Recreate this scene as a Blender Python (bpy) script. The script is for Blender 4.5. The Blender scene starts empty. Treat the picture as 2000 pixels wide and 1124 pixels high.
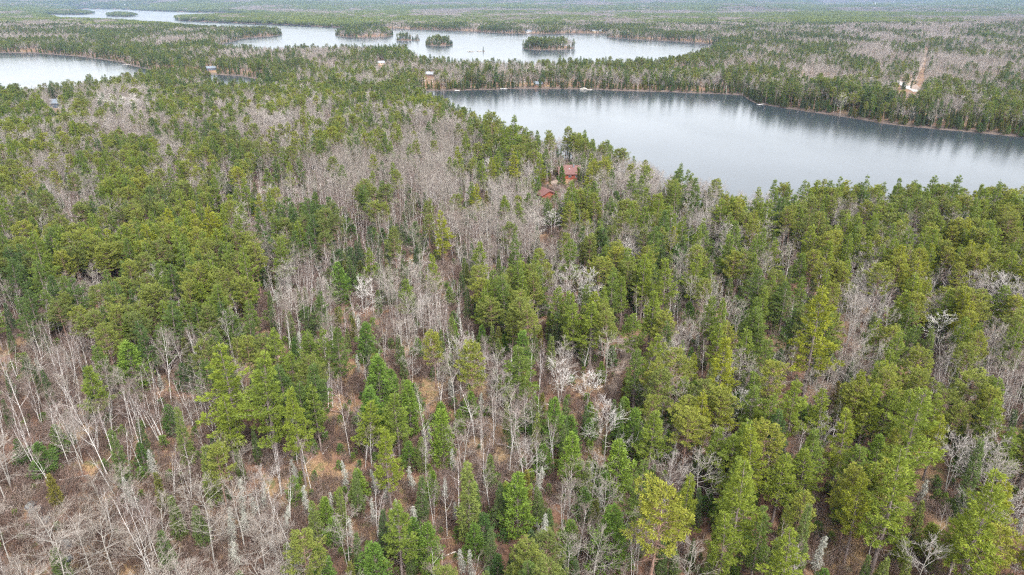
import bpy, math, random
import numpy as np
from mathutils import Vector, Matrix

# ------------------------------------------------------------------ camera, world, sun, exposure
S = bpy.context.scene
COL = S.collection
R = math.radians
CAM_H = 90.0
FPX, CXP, CYP = 1334.0, 1000.0, 562.0
PITCH = math.atan(CYP / FPX)             # level line of sight meets the top edge of the picture
cd = bpy.data.cameras.new('camera')
cam = bpy.data.objects.new('camera', cd); COL.objects.link(cam)
cam.location = (0, 0, CAM_H); cam.rotation_euler = (R(90) - PITCH, 0, 0)
cd.sensor_fit = 'HORIZONTAL'; cd.sensor_width = 36; cd.lens = 36 * FPX / 2000
cd.clip_start = 0.5; cd.clip_end = 60000
S.camera = cam

SUN_EL, SUN_AZ = R(52), R(150)           # azimuth from north (+Y), clockwise: behind the camera, to its right
w = bpy.data.worlds.new('World'); S.world = w; w.use_nodes = True
nt = w.node_tree; nt.nodes.clear()
sky = nt.nodes.new('ShaderNodeTexSky'); sky.sky_type = 'NISHITA'; sky.sun_disc = False
sky.sun_elevation = SUN_EL; sky.sun_rotation = SUN_AZ
sky.air_density = 1.0; sky.dust_density = 4.0; sky.ozone_density = 1.0
hs = nt.nodes.new('ShaderNodeHueSaturation'); hs.inputs['Saturation'].default_value = 0.2
bg = nt.nodes.new('ShaderNodeBackground'); bg.inputs[1].default_value = 0.15
out = nt.nodes.new('ShaderNodeOutputWorld')
nt.links.new(sky.outputs[0], hs.inputs['Color']); nt.links.new(hs.outputs[0], bg.inputs[0]); nt.links.new(bg.outputs[0], out.inputs[0])

sd_ = bpy.data.lights.new('sun', 'SUN'); sd_.energy = 0.75; sd_.angle = R(14); sd_.color = (1.0, 0.965, 0.91)
sun = bpy.data.objects.new('sun', sd_); COL.objects.link(sun)
sdir = Vector((math.sin(SUN_AZ) * math.cos(SUN_EL), math.cos(SUN_AZ) * math.cos(SUN_EL), math.sin(SUN_EL)))
sun.rotation_euler = sdir.to_track_quat('Z', 'Y').to_euler()

S.view_settings.view_transform = 'Standard'; S.view_settings.look = 'None'
S.view_settings.exposure = 2.12; S.view_settings.gamma = 1.0
S.render.engine = 'CYCLES'
cy = S.cycles
cy.max_bounces = 5; cy.diffuse_bounces = 3; cy.glossy_bounces = 2; cy.transmission_bounces = 2; cy.volume_bounces = 0
cy.use_denoising = False; cy.denoiser = 'OPENIMAGEDENOISE'; cy.denoising_input_passes = 'RGB_ALBEDO_NORMAL'
cy.filter_width = 1.3

# ------------------------------------------------------------------ picture <-> place
sp, cp = math.sin(PITCH), math.cos(PITCH)
def ray(px, py):
    u = (np.asarray(px, float) - CXP) / FPX; v = -(np.asarray(py, float) - CYP) / FPX
    return u, cp + v * sp, -sp + v * cp
def plane(px, py, z=0.0):
    dx, dy, dz = ray(px, py); t = (z - CAM_H) / dz
    return dx * t, dy * t
def proj(x, y, z):
    zz = z - CAM_H
    dep = y * cp - zz * sp; up = y * sp + zz * cp
    dep = np.where(np.abs(dep) < 1e-3, 1e-3, dep)
    px = CXP + FPX * x / dep; py = CYP - FPX * up / dep
    bad = dep <= 1
    return np.where(bad, -9999, px), np.where(bad, -9999, py)

def _h(ix, iy, s):
    n = (ix.astype(np.int64) * 374761393 + iy.astype(np.int64) * 668265263 + s * 1442695041) & 0x7fffffff
    n = ((n ^ (n >> 13)) * 1274126177) & 0x7fffffff
    return ((n ^ (n >> 16)) & 0xffff) / 65535.0
def vn(x, y, s=0):
    x = np.asarray(x, float); y = np.asarray(y, float)
    ix = np.floor(x); iy = np.floor(y); fx = x - ix; fy = y - iy
    fx = fx * fx * (3 - 2 * fx); fy = fy * fy * (3 - 2 * fy)
    a = _h(ix, iy, s); b = _h(ix + 1, iy, s); c = _h(ix, iy + 1, s); d = _h(ix + 1, iy + 1, s)
    return (a * (1 - fx) + b * fx) * (1 - fy) + (c * (1 - fx) + d * fx) * fy
def fbm(x, y, s=0):
    return (vn(x, y, s) + .5 * vn(x * 2.1, y * 2.1, s + 1) + .25 * vn(x * 4.3, y * 4.3, s + 2)) / 1.75

# ------------------------------------------------------------------ lakes, read as shorelines on the water level
LAKES = [
 [(830,178),(900,177),(1000,173.5),(1100,174),(1200,177),(1300,180),(1380,183),(1450,186),(1475,202),(1530,211),(1600,221),(1680,233),(1720,241),(1800,250),(1900,259),(2000,269),(2200,292),(2700,345),
  (2900,560),(2300,478),(2000,446),(1900,436),(1800,430),(1700,424),(1600,428),(1500,432),(1450,426),(1400,412),(1350,402),(1300,385),(1250,362),(1200,338),(1140,322),(1060,310),(1010,296),(960,270),(900,240),(860,222),(825,200)],
 [(-900,100),(0,103),(60,104),(120,108),(170,112),(230,121),(280,135),(330,142),(420,146),(470,149),(505,156),(509,186),(455,194),(425,173),(380,158),(300,157),(200,178),(100,197),(0,211),(-300,250),(-900,330)],
 [(80,29),(150,17.5),(230,18.5),(300,22),(380,24.5),(430,25),(480,27),(515,31),(505,34),(450,33),(400,34),(346,36),(350,41),(400,43),(470,46),(560,49),(650,54),(770,57),(850,59),(940,63),(1000,66),(1050,67),(1130,65.5),(1190,66.5),(1185,73),(1230,77),(1300,80),(1350,83),(1400,88),
  (1400,97),(1350,116),(1300,131),(1200,139),(1000,138),(900,137),(840,130),(804,117),(806,106),(770,108),(700,106),(640,105),(560,106),(480,107),(425,101),(434,86),(480,75),(540,70.5),(553,67),(530,65),(480,64),(440,65),(400,61),(350,56),(250,48),(190,45),(120,42)],
 [(222,72.5),(250,73.5),(275,73.5),(300,75),(312,79),(308,84),(296,80),(262,77),(236,77.5)],
]
def ell(cx, cy_, rx, ry, n=16):
    return [(cx + rx * math.cos(a), cy_ + ry * math.sin(a)) for a in np.linspace(0, 2 * math.pi, n, endpoint=False)]
ISLES = [ell(1073,94,52,4.2), ell(857,87.3,28,3), ell(790,78.5,18,1.6), ell(815,78.8,7,1.0), ell(944,100.5,8,1.0,8), ell(922,101,5,.5,8), ell(713,68.5,58,5.5), ell(238,31,26,1.8), ell(130,27,52,1.9), ell(207,25.2,3,.5,8)]
LW = [np.array([plane(a, b) for a, b in p]) for p in LAKES]
IW = [np.array([plane(a, b) for a, b in p]) for p in ISLES]
def poly_sd(P, X, Y):
    """distance to polygon edges, positive inside"""
    d2 = np.full(X.shape, 1e18); ins = np.zeros(X.shape, bool)
    n = len(P)
    for i in range(n):
        ax, ay = P[i]; bx, by = P[(i + 1) % n]
        ex, ey = bx - ax, by - ay
        t = np.clip(((X - ax) * ex + (Y - ay) * ey) / (ex * ex + ey * ey + 1e-9), 0, 1)
        d2 = np.minimum(d2, (X - ax - t * ex) ** 2 + (Y - ay - t * ey) ** 2)
        c = ((ay > Y) != (by > Y)) & (X < (bx - ax) * (Y - ay) / (by - ay + 1e-12) + ax)
        ins ^= c
    d = np.sqrt(d2)
    return np.where(ins, d, -d)

AZ = np.concatenate([np.arange(-180, -56, 4.0), np.arange(-56, 56.01, 0.2), np.arange(60, 176.1, 4.0)])
RR = 14.0 * (16500 / 14.0) ** (np.linspace(0, 1, 440))
azr = np.radians(AZ)
GX = np.sin(azr)[:, None] * RR[None, :]; GY = np.cos(azr)[:, None] * RR[None, :]
GR = np.broadcast_to(RR[None, :], GX.shape)
wat = np.full(GX.shape, -1e9)
for P in LW: wat = np.maximum(wat, poly_sd(P, GX, GY))
isl = np.full(GX.shape, -1e9)
for P in IW: isl = np.maximum(isl, poly_sd(P, GX, GY))
sdl = np.maximum(-wat, np.minimum(isl, 1e9))          # > 0 on land
sdl = np.where((wat > 0) & (isl <= 0), np.maximum(-wat, isl), sdl)
wob = (fbm(GX / (14 + GR * .012), GY / (14 + GR * .03), 5) - .5) * np.minimum(GR * .012, 9)
sdl = sdl + wob * np.exp(-np.abs(sdl) / (GR * .03 + 3))
hp = 7.5 - 4 * np.clip((GR - 520) / 250, 0, 1) + 5 * (fbm(GX / 90, GY / 90, 11) - .5) + (fbm(GX / 14, GY / 14, 13) - .5) * 1.2
far = np.clip((GR - 1500) / 1500, 0, 1)
hp = hp + far * 22 * np.clip(fbm(GX / 900, GY / 700, 17) - .35, 0, 1)
azg = np.degrees(np.arctan2(GX, GY))
hp = hp + 24 * np.exp(-((GX + 1650) / 330) ** 2 - ((GY - 1900) / 380) ** 2)       # wooded hill on the far left
hp = hp + 16 * np.exp(-((GX - 1500) / 700) ** 2 - ((GY - 2100) / 500) ** 2)
def azpx(px): return math.degrees(math.atan2(px - 1000, FPX * cp + CYP * sp))
dip = np.clip((azg - azpx(1560)) / 1.5, 0, 1) * np.clip((azpx(1870) - azg) / 1.5, 0, 1)
hp = hp + 60 * np.clip((GR - 4200) / 1500, 0, 1) * np.clip(fbm(GX / 1800, GY / 900, 37) - .42, 0, 1)
rid = np.clip((GR - 5500) / 6500, 0, 1)
hp = hp + rid * (88 - 36 * dip + 22 * (fbm(azg / 5, GR / 3000, 23) - .4) + 12 * (fbm(azg / 1.3, GR / 1500, 29) - .5))
hp = np.maximum(hp, 1.5)
GH = np.where(sdl > 0, hp * np.tanh(sdl * .22 / hp), np.maximum(-3, .16 * sdl))
def gidx(x, y):
    a = np.degrees(np.arctan2(x, y)); r = np.hypot(x, y)
    i = np.clip(np.interp(a, AZ, np.arange(len(AZ))), 0, len(AZ) - 1.001)
    j = np.clip(np.log(np.maximum(r, 14.01) / 14.0) / math.log(16500 / 14.0) * (len(RR) - 1), 0, len(RR) - 1.001)
    return i, j
def gsample(G, x, y):
    i, j = gidx(np.asarray(x, float), np.asarray(y, float))
    i0 = i.astype(int); j0 = j.astype(int); fi = i - i0; fj = j - j0
    return (G[i0, j0] * (1 - fi) + G[i0 + 1, j0] * fi) * (1 - fj) + (G[i0, j0 + 1] * (1 - fi) + G[i0 + 1, j0 + 1] * fi) * fj
def ground_at(px, py):
    z = 6.0
    for _ in range(12):
        x, y = plane(px, py, z); z = .5 * z + .5 * float(gsample(GH, x, y))
    return float(x), float(y), float(gsample(GH, x, y))

# ------------------------------------------------------------------ what grows where
CODE = {'P': 0, 'W': 1, 'Y': 2, 'C': 3, 'B': 4, 'R': 5, 'M': 6, 'm': 7, 'O': 8, 'S': 9, 'A': 10}
# one row per picture height (first number), one number per 50 pixels across: the kind of wood that grows there
ROWS = [
 (10, [0, 0, 0, 0, 0, 0, 0, 0, 0, 0, 0, 0, 0, 4, 0, 0, 0, 0, 0, 0, 0, 0, 0, 4, 0, 0, 0, 0, 0, 0, 0, 0, 0, 0, 0, 0, 0, 0, 0, 0]),
 (28, [0, 0, 4, 4, 0, 0, 0, 0, 0, 0, 0, 6, 4, 4, 4, 0, 4, 4, 4, 4, 4, 4, 0, 4, 0, 4, 4, 0, 4, 4, 4, 0, 0, 0, 0, 0, 0, 0, 0, 4]),
 (42, [0, 4, 0, 0, 0, 0, 0, 0, 0, 0, 0, 0, 0, 0, 0, 0, 0, 0, 0, 0, 0, 0, 4, 4, 4, 4, 0, 0, 4, 4, 4, 0, 0, 0, 4, 4, 4, 4, 4, 4]),
 (55, [4, 4, 4, 4, 0, 0, 0, 0, 0, 0, 0, 0, 0, 0, 0, 0, 0, 0, 0, 0, 0, 0, 0, 0, 0, 0, 4, 4, 4, 0, 4, 0, 4, 4, 4, 4, 4, 4, 0, 4]),
 (68, [4, 4, 4, 0, 0, 4, 4, 4, 0, 0, 0, 0, 0, 0, 0, 0, 0, 0, 0, 0, 0, 0, 0, 0, 0, 0, 0, 0, 4, 4, 4, 0, 0, 0, 4, 0, 4, 4, 0, 4]),
 (80, [4, 0, 4, 4, 0, 0, 4, 0, 0, 4, 0, 0, 0, 0, 0, 0, 0, 0, 0, 0, 0, 0, 0, 0, 0, 0, 0, 4, 4, 4, 0, 4, 0, 0, 4, 4, 0, 4, 4, 4]),
 (95, [4, 4, 4, 0, 0, 0, 0, 0, 0, 0, 0, 0, 0, 0, 0, 0, 0, 0, 0, 0, 0, 0, 0, 0, 0, 0, 0, 4, 0, 0, 4, 0, 0, 4, 4, 0, 4, 4, 4, 4]),
 (118, [4, 4, 0, 0, 0, 3, 0, 6, 0, 0, 6, 0, 6, 0, 0, 4, 6, 6, 6, 6, 0, 0, 6, 0, 0, 6, 4, 4, 4, 4, 0, 4, 4, 0, 4, 0, 4, 4, 4, 4]),
 (140, [0, 0, 0, 0, 0, 0, 0, 0, 6, 6, 0, 6, 0, 0, 0, 0, 7, 6, 6, 6, 6, 0, 6, 7, 0, 0, 0, 0, 6, 0, 0, 4, 4, 0, 4, 0, 4, 4, 4, 0]),
 (160, [0, 0, 0, 0, 0, 0, 0, 0, 0, 0, 0, 0, 6, 0, 0, 0, 0, 6, 3, 6, 3, 6, 0, 6, 6, 3, 3, 0, 0, 3, 0, 0, 0, 0, 0, 8, 0, 0, 6, 0]),
 (180, [0, 0, 0, 6, 4, 4, 0, 0, 0, 4, 0, 4, 0, 0, 0, 0, 0, 0, 0, 0, 3, 3, 3, 3, 3, 3, 3, 3, 3, 3, 0, 0, 0, 0, 6, 0, 0, 0, 6, 0]),
 (205, [0, 6, 0, 4, 4, 4, 0, 0, 4, 4, 4, 0, 4, 1, 0, 0, 0, 1, 0, 0, 0, 0, 0, 0, 0, 0, 0, 0, 0, 0, 3, 3, 3, 0, 0, 0, 0, 3, 0, 0]),
 (235, [0, 0, 0, 4, 4, 6, 0, 0, 4, 6, 4, 4, 6, 0, 1, 0, 4, 0, 0, 0, 0, 0, 0, 0, 0, 0, 0, 0, 0, 0, 0, 0, 0, 0, 3, 3, 3, 3, 3, 3]),
 (265, [0, 4, 4, 6, 3, 4, 4, 6, 6, 6, 4, 3, 6, 0, 6, 1, 3, 4, 4, 0, 0, 0, 0, 0, 0, 0, 0, 0, 0, 0, 0, 0, 0, 0, 0, 0, 3, 3, 3, 3]),
 (295, [0, 0, 0, 4, 0, 0, 4, 0, 0, 6, 3, 3, 7, 4, 4, 4, 4, 7, 3, 1, 0, 2, 0, 1, 0, 6, 0, 0, 0, 0, 0, 0, 0, 0, 0, 0, 0, 0, 0, 0]),
 (325, [0, 5, 5, 0, 4, 0, 6, 5, 5, 4, 5, 3, 5, 4, 4, 4, 4, 4, 2, 2, 2, 2, 2, 2, 5, 4, 2, 4, 5, 2, 2, 0, 0, 0, 0, 0, 0, 0, 0, 0]),
 (355, [0, 5, 5, 4, 0, 0, 5, 0, 5, 0, 5, 5, 5, 4, 2, 4, 7, 4, 7, 7, 7, 5, 8, 8, 4, 4, 2, 4, 4, 9, 0, 0, 0, 0, 0, 0, 0, 0, 0, 0]),
 (390, [0, 6, 5, 0, 0, 0, 5, 0, 0, 5, 0, 5, 5, 5, 0, 5, 4, 7, 2, 7, 7, 2, 2, 4, 4, 2, 2, 4, 4, 2, 0, 0, 0, 0, 0, 0, 0, 0, 0, 0]),
 (430, [0, 0, 5, 0, 0, 0, 0, 0, 0, 0, 1, 1, 0, 5, 5, 5, 5, 5, 5, 4, 4, 4, 2, 2, 0, 2, 2, 2, 0, 0, 3, 6, 0, 6, 0, 0, 0, 0, 0, 0]),
 (470, [0, 0, 6, 0, 0, 0, 0, 0, 0, 0, 1, 0, 0, 5, 5, 2, 5, 5, 5, 5, 5, 4, 7, 1, 4, 2, 1, 4, 4, 4, 2, 3, 0, 0, 6, 0, 0, 0, 0, 0]),
 (510, [0, 0, 0, 0, 0, 0, 0, 0, 0, 0, 0, 0, 5, 2, 2, 5, 9, 7, 7, 7, 7, 4, 4, 2, 4, 1, 2, 1, 1, 0, 0, 0, 0, 1, 0, 0, 0, 0, 0, 0]),
 (550, [0, 0, 0, 0, 0, 0, 0, 0, 0, 0, 7, 7, 5, 2, 2, 7, 7, 7, 0, 7, 0, 4, 4, 2, 1, 1, 2, 1, 2, 6, 1, 1, 0, 0, 0, 0, 6, 0, 6, 6]),
 (590, [5, 0, 0, 0, 0, 0, 0, 0, 0, 0, 5, 5, 2, 2, 4, 5, 7, 9, 7, 0, 0, 5, 6, 2, 1, 1, 2, 6, 0, 0, 1, 1, 0, 4, 4, 0, 0, 0, 4, 0]),
 (630, [5, 5, 0, 0, 0, 0, 0, 0, 0, 0, 7, 5, 2, 2, 5, 5, 7, 2, 8, 0, 0, 5, 6, 2, 2, 1, 6, 1, 1, 1, 1, 1, 0, 6, 0, 0, 4, 0, 0, 0]),
 (670, [5, 5, 5, 5, 0, 0, 0, 5, 0, 0, 1, 7, 0, 2, 7, 5, 2, 5, 2, 2, 2, 5, 5, 2, 6, 8, 2, 1, 1, 0, 1, 1, 1, 0, 6, 0, 5, 0, 0, 0]),
 (710, [5, 5, 5, 5, 2, 5, 5, 0, 0, 1, 1, 1, 1, 8, 2, 2, 7, 7, 5, 5, 2, 5, 5, 7, 8, 2, 6, 1, 1, 1, 1, 1, 1, 0, 0, 6, 5, 5, 7, 5]),
 (760, [5, 5, 5, 0, 5, 5, 5, 5, 1, 1, 1, 1, 7, 8, 2, 2, 8, 5, 8, 7, 2, 4, 4, 4, 2, 6, 1, 1, 4, 1, 1, 1, 0, 4, 0, 0, 5, 0, 0, 7]),
 (810, [5, 5, 5, 5, 5, 5, 5, 5, 5, 1, 0, 0, 8, 8, 2, 2, 8, 8, 2, 2, 2, 2, 2, 4, 2, 2, 0, 0, 0, 0, 1, 0, 7, 1, 1, 1, 0, 0, 0, 5]),
 (860, [5, 5, 5, 5, 5, 2, 5, 9, 5, 5, 5, 2, 5, 9, 5, 8, 8, 9, 9, 9, 5, 2, 9, 2, 2, 1, 0, 0, 1, 1, 1, 0, 8, 1, 1, 1, 1, 0, 9, 0]),
 (910, [10, 5, 5, 10, 5, 9, 9, 5, 2, 5, 5, 8, 8, 9, 2, 8, 9, 9, 2, 9, 2, 2, 9, 2, 9, 6, 9, 9, 1, 1, 1, 1, 8, 1, 1, 0, 0, 0, 0, 9]),
 (970, [10, 10, 5, 10, 10, 10, 5, 5, 5, 9, 5, 8, 8, 9, 9, 9, 9, 9, 9, 2, 2, 2, 2, 2, 9, 1, 4, 2, 2, 2, 1, 0, 8, 0, 1, 1, 1, 1, 1, 1]),
 (1040, [10, 10, 10, 10, 10, 10, 10, 10, 10, 10, 5, 5, 9, 9, 9, 2, 2, 9, 9, 2, 1, 2, 2, 2, 8, 1, 0, 2, 1, 1, 1, 9, 8, 8, 1, 1, 1, 1, 1, 1]),
 (1100, [10, 10, 10, 10, 10, 10, 10, 10, 10, 10, 10, 2, 2, 2, 2, 8, 2, 9, 2, 1, 2, 1, 4, 5, 5, 0, 2, 1, 1, 1, 2, 9, 8, 8, 1, 1, 1, 1, 1, 1]),
]
RY = np.array([a for a, _ in ROWS], float)
TM = np.array([b for _, b in ROWS])
KINDS = ['white_pine', 'red_pine', 'young_pine', 'balsam_fir', 'cedar_tree', 'birch_tree', 'aspen_tree', 'dead_spruce']
WT = {  #      wp   rp   yp   fir  ced  bir  asp  dead   (chance for one 2.9 m cell)
 'P': (.130, .125, .05, .10, .02, .055, .045, .01),
 'W': (.150, .05, .10, .09, .00, .055, .035, .03),
 'Y': (.05, .02, .12, .11, .05, .16, .07, .03),
 'C': (.03, .03, .03, .12, .42, .10, .03, .00),
 'B': (.01, .01, .02, .045, .03, .27, .36, .00),
 'R': (.005, .005, .025, .045, .02, .27, .08, .03),
 'M': (.08, .07, .03, .07, .03, .16, .18, .01),
 'm': (.015, .015, .06, .08, .04, .26, .12, .04),
 'O': (.00, .00, .03, .02, .00, .03, .00, .06),
 'S': (.01, .01, .05, .09, .00, .05, .01, .13),
 'A': (.00, .00, .01, .04, .00, .07, .15, .01),
}
HT = [(12, 20), (11.5, 18), (4.5, 9), (6, 12), (6, 10), (9, 13.5), (10, 15), (4, 7.5)]
def type_at(px, py):
    c = np.clip((px / 50).astype(int), 0, 39)
    r = np.clip(np.interp(py, RY, np.arange(len(RY))) + .5, 0, len(RY) - 1).astype(int)
    return TM[r, c]

rng = np.random.RandomState(7)
# cleared patches in the picture where nothing tall stands: (x, y, rx, ry)
CLEAR = [(1085,362,24,7), (1113,353,17,7), (1062,380,22,8), (1222,680,22,24), (1792,171,17,6), (1770,164,16,5), (1797,150,8,12), (1803,128,5,14), (1808,106,5,10),
         (690,760,11,34), (1355,50,12,4), (840,149,6,2), (1100,330,22,10), (1630,223,34,2.5), (1555,905,20,50), (640,900,20,18), (100,1040,26,30), (1200,790,14,40), (412,137,3,1), (109,208,11,4), (745,126,8,4)]
def clear_mask(px, py, n=99):
    m = np.zeros(px.shape, bool)
    for x, y, a, b in CLEAR[:n]: m |= ((px - x) / a) ** 2 + ((py - y) / b) ** 2 < 1
    return m

def grid_pts(s, r0, r1):
    n = int(r1 / s) + 2
    ix = np.arange(-n, n + 1)
    m = int(math.ceil(r1 * math.sin(R(50)) / s)); X, Y = np.meshgrid(np.arange(-m, m + 1) * s, np.arange(0, n + 1) * s)
    X = (X + rng.uniform(-.48, .48, X.shape) * s).ravel(); Y = (Y + rng.uniform(-.48, .48, Y.shape) * s).ravel()
    rr = np.hypot(X, Y); k = (rr >= r0) & (rr < r1) & (np.abs(X) < Y * 1.08 + 25)
    return X[k], Y[k]

# ------------------------------------------------------------------ trees set out one by one after the picture: kind, x, y of the foot, y of the top, width factor, tint
HERO = [
 ('white_pine',866,522,412,1.05,.95),('white_pine',850,600,498,.9,.8),('young_pine',668,598,516,1.1,.55),('white_pine',727,566,484,1.1,.6),('white_pine',497,636,480,1.0,.6),
 ('white_pine',1566,790,560,1.15,.95),('white_pine',1528,900,742,1.2,.7),('white_pine',1352,900,762,1.0,.98),('white_pine',1395,830,660,1.1,.95),('white_pine',1308,518,440,1.1,.97),
 ('white_pine',1352,610,498,1.2,.75),('white_pine',1250,628,497,1.1,.75),('white_pine',1290,640,505,1.0,.7),('white_pine',1150,545,490,1.1,.9),('white_pine',1735,1010,755,1.1,.65),
 ('white_pine',1480,660,560,1.0,.6),('white_pine',1640,560,455,1.1,.6),('white_pine',1700,1120,880,1.15,.7),('white_pine',1860,1180,920,1.1,.8),('white_pine',1420,1130,900,1.1,.75),
 ('young_pine',745,800,674,1.25,.6),('young_pine',730,868,760,1.1,.5),('young_pine',803,850,736,.95,.75),('young_pine',868,915,777,.9,.85),('young_pine',758,882,790,.8,.55),
 ('young_pine',1080,890,775,1.0,.6),('young_pine',1115,965,815,.9,.8),('young_pine',1200,975,862,1.1,.85),('young_pine',1232,900,800,.9,.65),('young_pine',1010,1050,884,1.05,.75),
 ('balsam_fir',920,1068,884,1.2,.8),('young_pine',1020,745,634,1.0,.55),('young_pine',720,712,632,1.1,.5),('white_pine',470,880,668,1.3,.75),('white_pine',545,905,690,1.2,.6),
 ('white_pine',598,950,755,.9,.75),('young_pine',270,770,667,1.4,.7),('white_pine',205,850,715,1.2,.55),('balsam_fir',373,925,798,1.0,.7),('balsam_fir',425,995,870,1.3,.75),
 ('balsam_fir',250,965,840,1.0,.5),('young_pine',706,985,917,1.1,.8),('young_pine',846,985,920,.9,.7),('balsam_fir',705,1130,1040,1.0,.4),('young_pine',740,1160,1062,1.2,.5),
 ('young_pine',632,1155,1066,1.2,.4),('young_pine',845,1150,1088,1.2,.75),('young_pine',838,1115,1022,1.0,.6),('red_pine',1262,1190,958,1.1,.95),('young_pine',1190,1120,990,1.2,.6),
 ('red_pine',1108,318,250,1.0,.55),('white_pine',1140,322,252,1.0,.55),('red_pine',1070,318,257,.9,.5),('white_pine',1213,350,290,1.0,.5),('white_pine',1196,346,300,1.0,.5),
 ('white_pine',1324,398,318,.9,.45),('young_pine',1096,366,325,1.0,.35),('white_pine',1000,335,224,1.0,.5),('white_pine',985,330,236,1.0,.75),('white_pine',910,330,257,.9,.6),
 ('red_pine',960,322,222,1.0,.45),('red_pine',1180,330,290,.9,.5),('white_pine',730,396,334,1.2,.65),('young_pine',1170,372,330,.9,.4),('young_pine',1052,385,345,.7,.6),('cedar_tree',1129,356,328,.9,.5),('cedar_tree',1084,346,322,.9,.6),('young_pine',1045,398,366,.9,.6),('young_pine',1086,400,374,.9,.6),('aspen_tree',1102,400,372,.8,.8),('cedar_tree',1074,362,338,.9,.7),('cedar_tree',1120,372,352,.7,.8),('young_pine',1012,400,352,1.0,.7),
 ('white_pine',1500,440,350,1.0,.5),('white_pine',1528,440,362,1.0,.5),('white_pine',1558,446,352,1.1,.6),('white_pine',1605,440,352,1.0,.5),('white_pine',1627,436,346,1.0,.5),('white_pine',1676,444,343,.9,.5),
 ('white_pine',1735,446,347,.9,.45),('white_pine',1800,450,344,1.0,.45),('white_pine',1843,452,343,1.0,.45),('white_pine',1925,455,352,.9,.5),('white_pine',1776,460,360,1.0,.5),
 ('balsam_fir',1383,412,372,.7,.1),('balsam_fir',1372,412,374,.7,.1),('balsam_fir',1400,415,378,.8,.2),('white_pine',1425,440,383,1.2,.6),
 ('white_pine',215,395,310,1.1,.5),('white_pine',272,420,348,.9,.35),('white_pine',30,520,390,1.0,.4),('white_pine',107,610,450,1.1,.45),('white_pine',345,395,320,1.0,.5),
 ('white_pine',490,440,348,1.0,.6),('white_pine',600,540,430,1.2,.6),('white_pine',640,230,180,1.1,.7),('young_pine',1960,720,640,1.3,.6),('balsam_fir',1790,760,640,1.1,.7),
 ('cedar_tree',1025,770,700,.9,.8),('young_pine',930,1010,940,.7,.5),('balsam_fir',1870,1020,860,1.0,.5),('balsam_fir',1550,1130,985,1.0,.6),('white_pine',1345,790,690,1.0,.9),('white_pine',1450,1010,840,1.15,.85),('white_pine',1620,960,800,1.1,.85),('white_pine',1800,900,770,1.1,.8),('white_pine',1330,1080,930,1.0,.85),('white_pine',1500,560,470,1.0,.8),('white_pine',1180,560,480,1.0,.75),('white_pine',955,650,545,1.0,.7),
 ('aspen_tree',1093,792,714,1.5,.9),('aspen_tree',1144,800,722,1.3,.95),('aspen_tree',1824,695,614,1.4,.98),('aspen_tree',720,628,550,1.2,.95),('aspen_tree',1180,905,790,1.2,.8),
 ('aspen_tree',1436,862,775,1.3,.85),('aspen_tree',1660,810,735,1.9,.6),('aspen_tree',1076,462,414,1.7,.9),('aspen_tree',1045,470,424,1.4,.85),('aspen_tree',1112,622,522,1.2,.75),
 ('aspen_tree',1152,650,532,1.0,.8),('aspen_tree',1418,520,446,1.6,.75),('aspen_tree',1222,535,472,1.3,.8),('aspen_tree',258,492,450,1.5,.9),('aspen_tree',328,500,452,1.2,.8),('aspen_tree',430,515,476,1.4,.75),
 ('aspen_tree',210,238,180,1.2,.85),('aspen_tree',248,240,181,1.4,.85),('aspen_tree',230,240,183,1.2,.85),('aspen_tree',268,240,184,1.3,.85),('aspen_tree',300,236,200,1.0,.85),
 ('aspen_tree',955,372,312,.8,.95),('aspen_tree',1935,630,545,1.6,.8),('aspen_tree',1660,470,430,1.0,.9),('aspen_tree',1655,590,540,.9,.8),('aspen_tree',1770,600,555,.9,.85),
 ('aspen_tree',900,780,660,1.3,.6),('aspen_tree',1180,1140,1085,1.6,.5),('aspen_tree',1640,228,183,.9,.8),('aspen_tree',455,720,612,1.0,.5),('aspen_tree',95,340,300,1.6,.6),('aspen_tree',130,350,302,1.5,.6),
 ('birch_tree',335,790,634,1.0,.9),('birch_tree',158,772,660,1.0,.7),('birch_tree',135,812,664,1.0,.8),('birch_tree',396,855,742,.8,.85),('birch_tree',410,845,742,.8,.8),('birch_tree',410,765,650,.9,.8),
 ('birch_tree',200,728,648,1.3,.8),('birch_tree',283,905,775,1.0,.7),('birch_tree',685,896,715,.6,.95),('birch_tree',838,905,755,.6,.8),('birch_tree',575,1094,955,.9,.7),('birch_tree',832,945,852,.9,.85),
 ('birch_tree',768,952,858,.6,.9),('birch_tree',738,1060,962,1.3,.95),('birch_tree',848,1035,938,1.0,.8),('birch_tree',545,925,833,.5,.9),('birch_tree',1053,776,676,1.0,.7),('birch_tree',995,925,800,1.5,.6),
 ('birch_tree',1818,808,712,.6,.98),('birch_tree',1826,820,704,.7,.98),('birch_tree',1977,900,818,.6,.9),('birch_tree',700,880,800,.9,.8),('birch_tree',1290,530,480,1.0,.7),('birch_tree',1075,650,570,1.0,.75),
 ('birch_tree',300,1130,960,1.0,.7),('birch_tree',318,1120,925,.7,.9),('birch_tree',215,940,780,1.0,.8),('birch_tree',60,860,700,1.0,.7),('birch_tree',105,640,560,1.1,.7),
]
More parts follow.
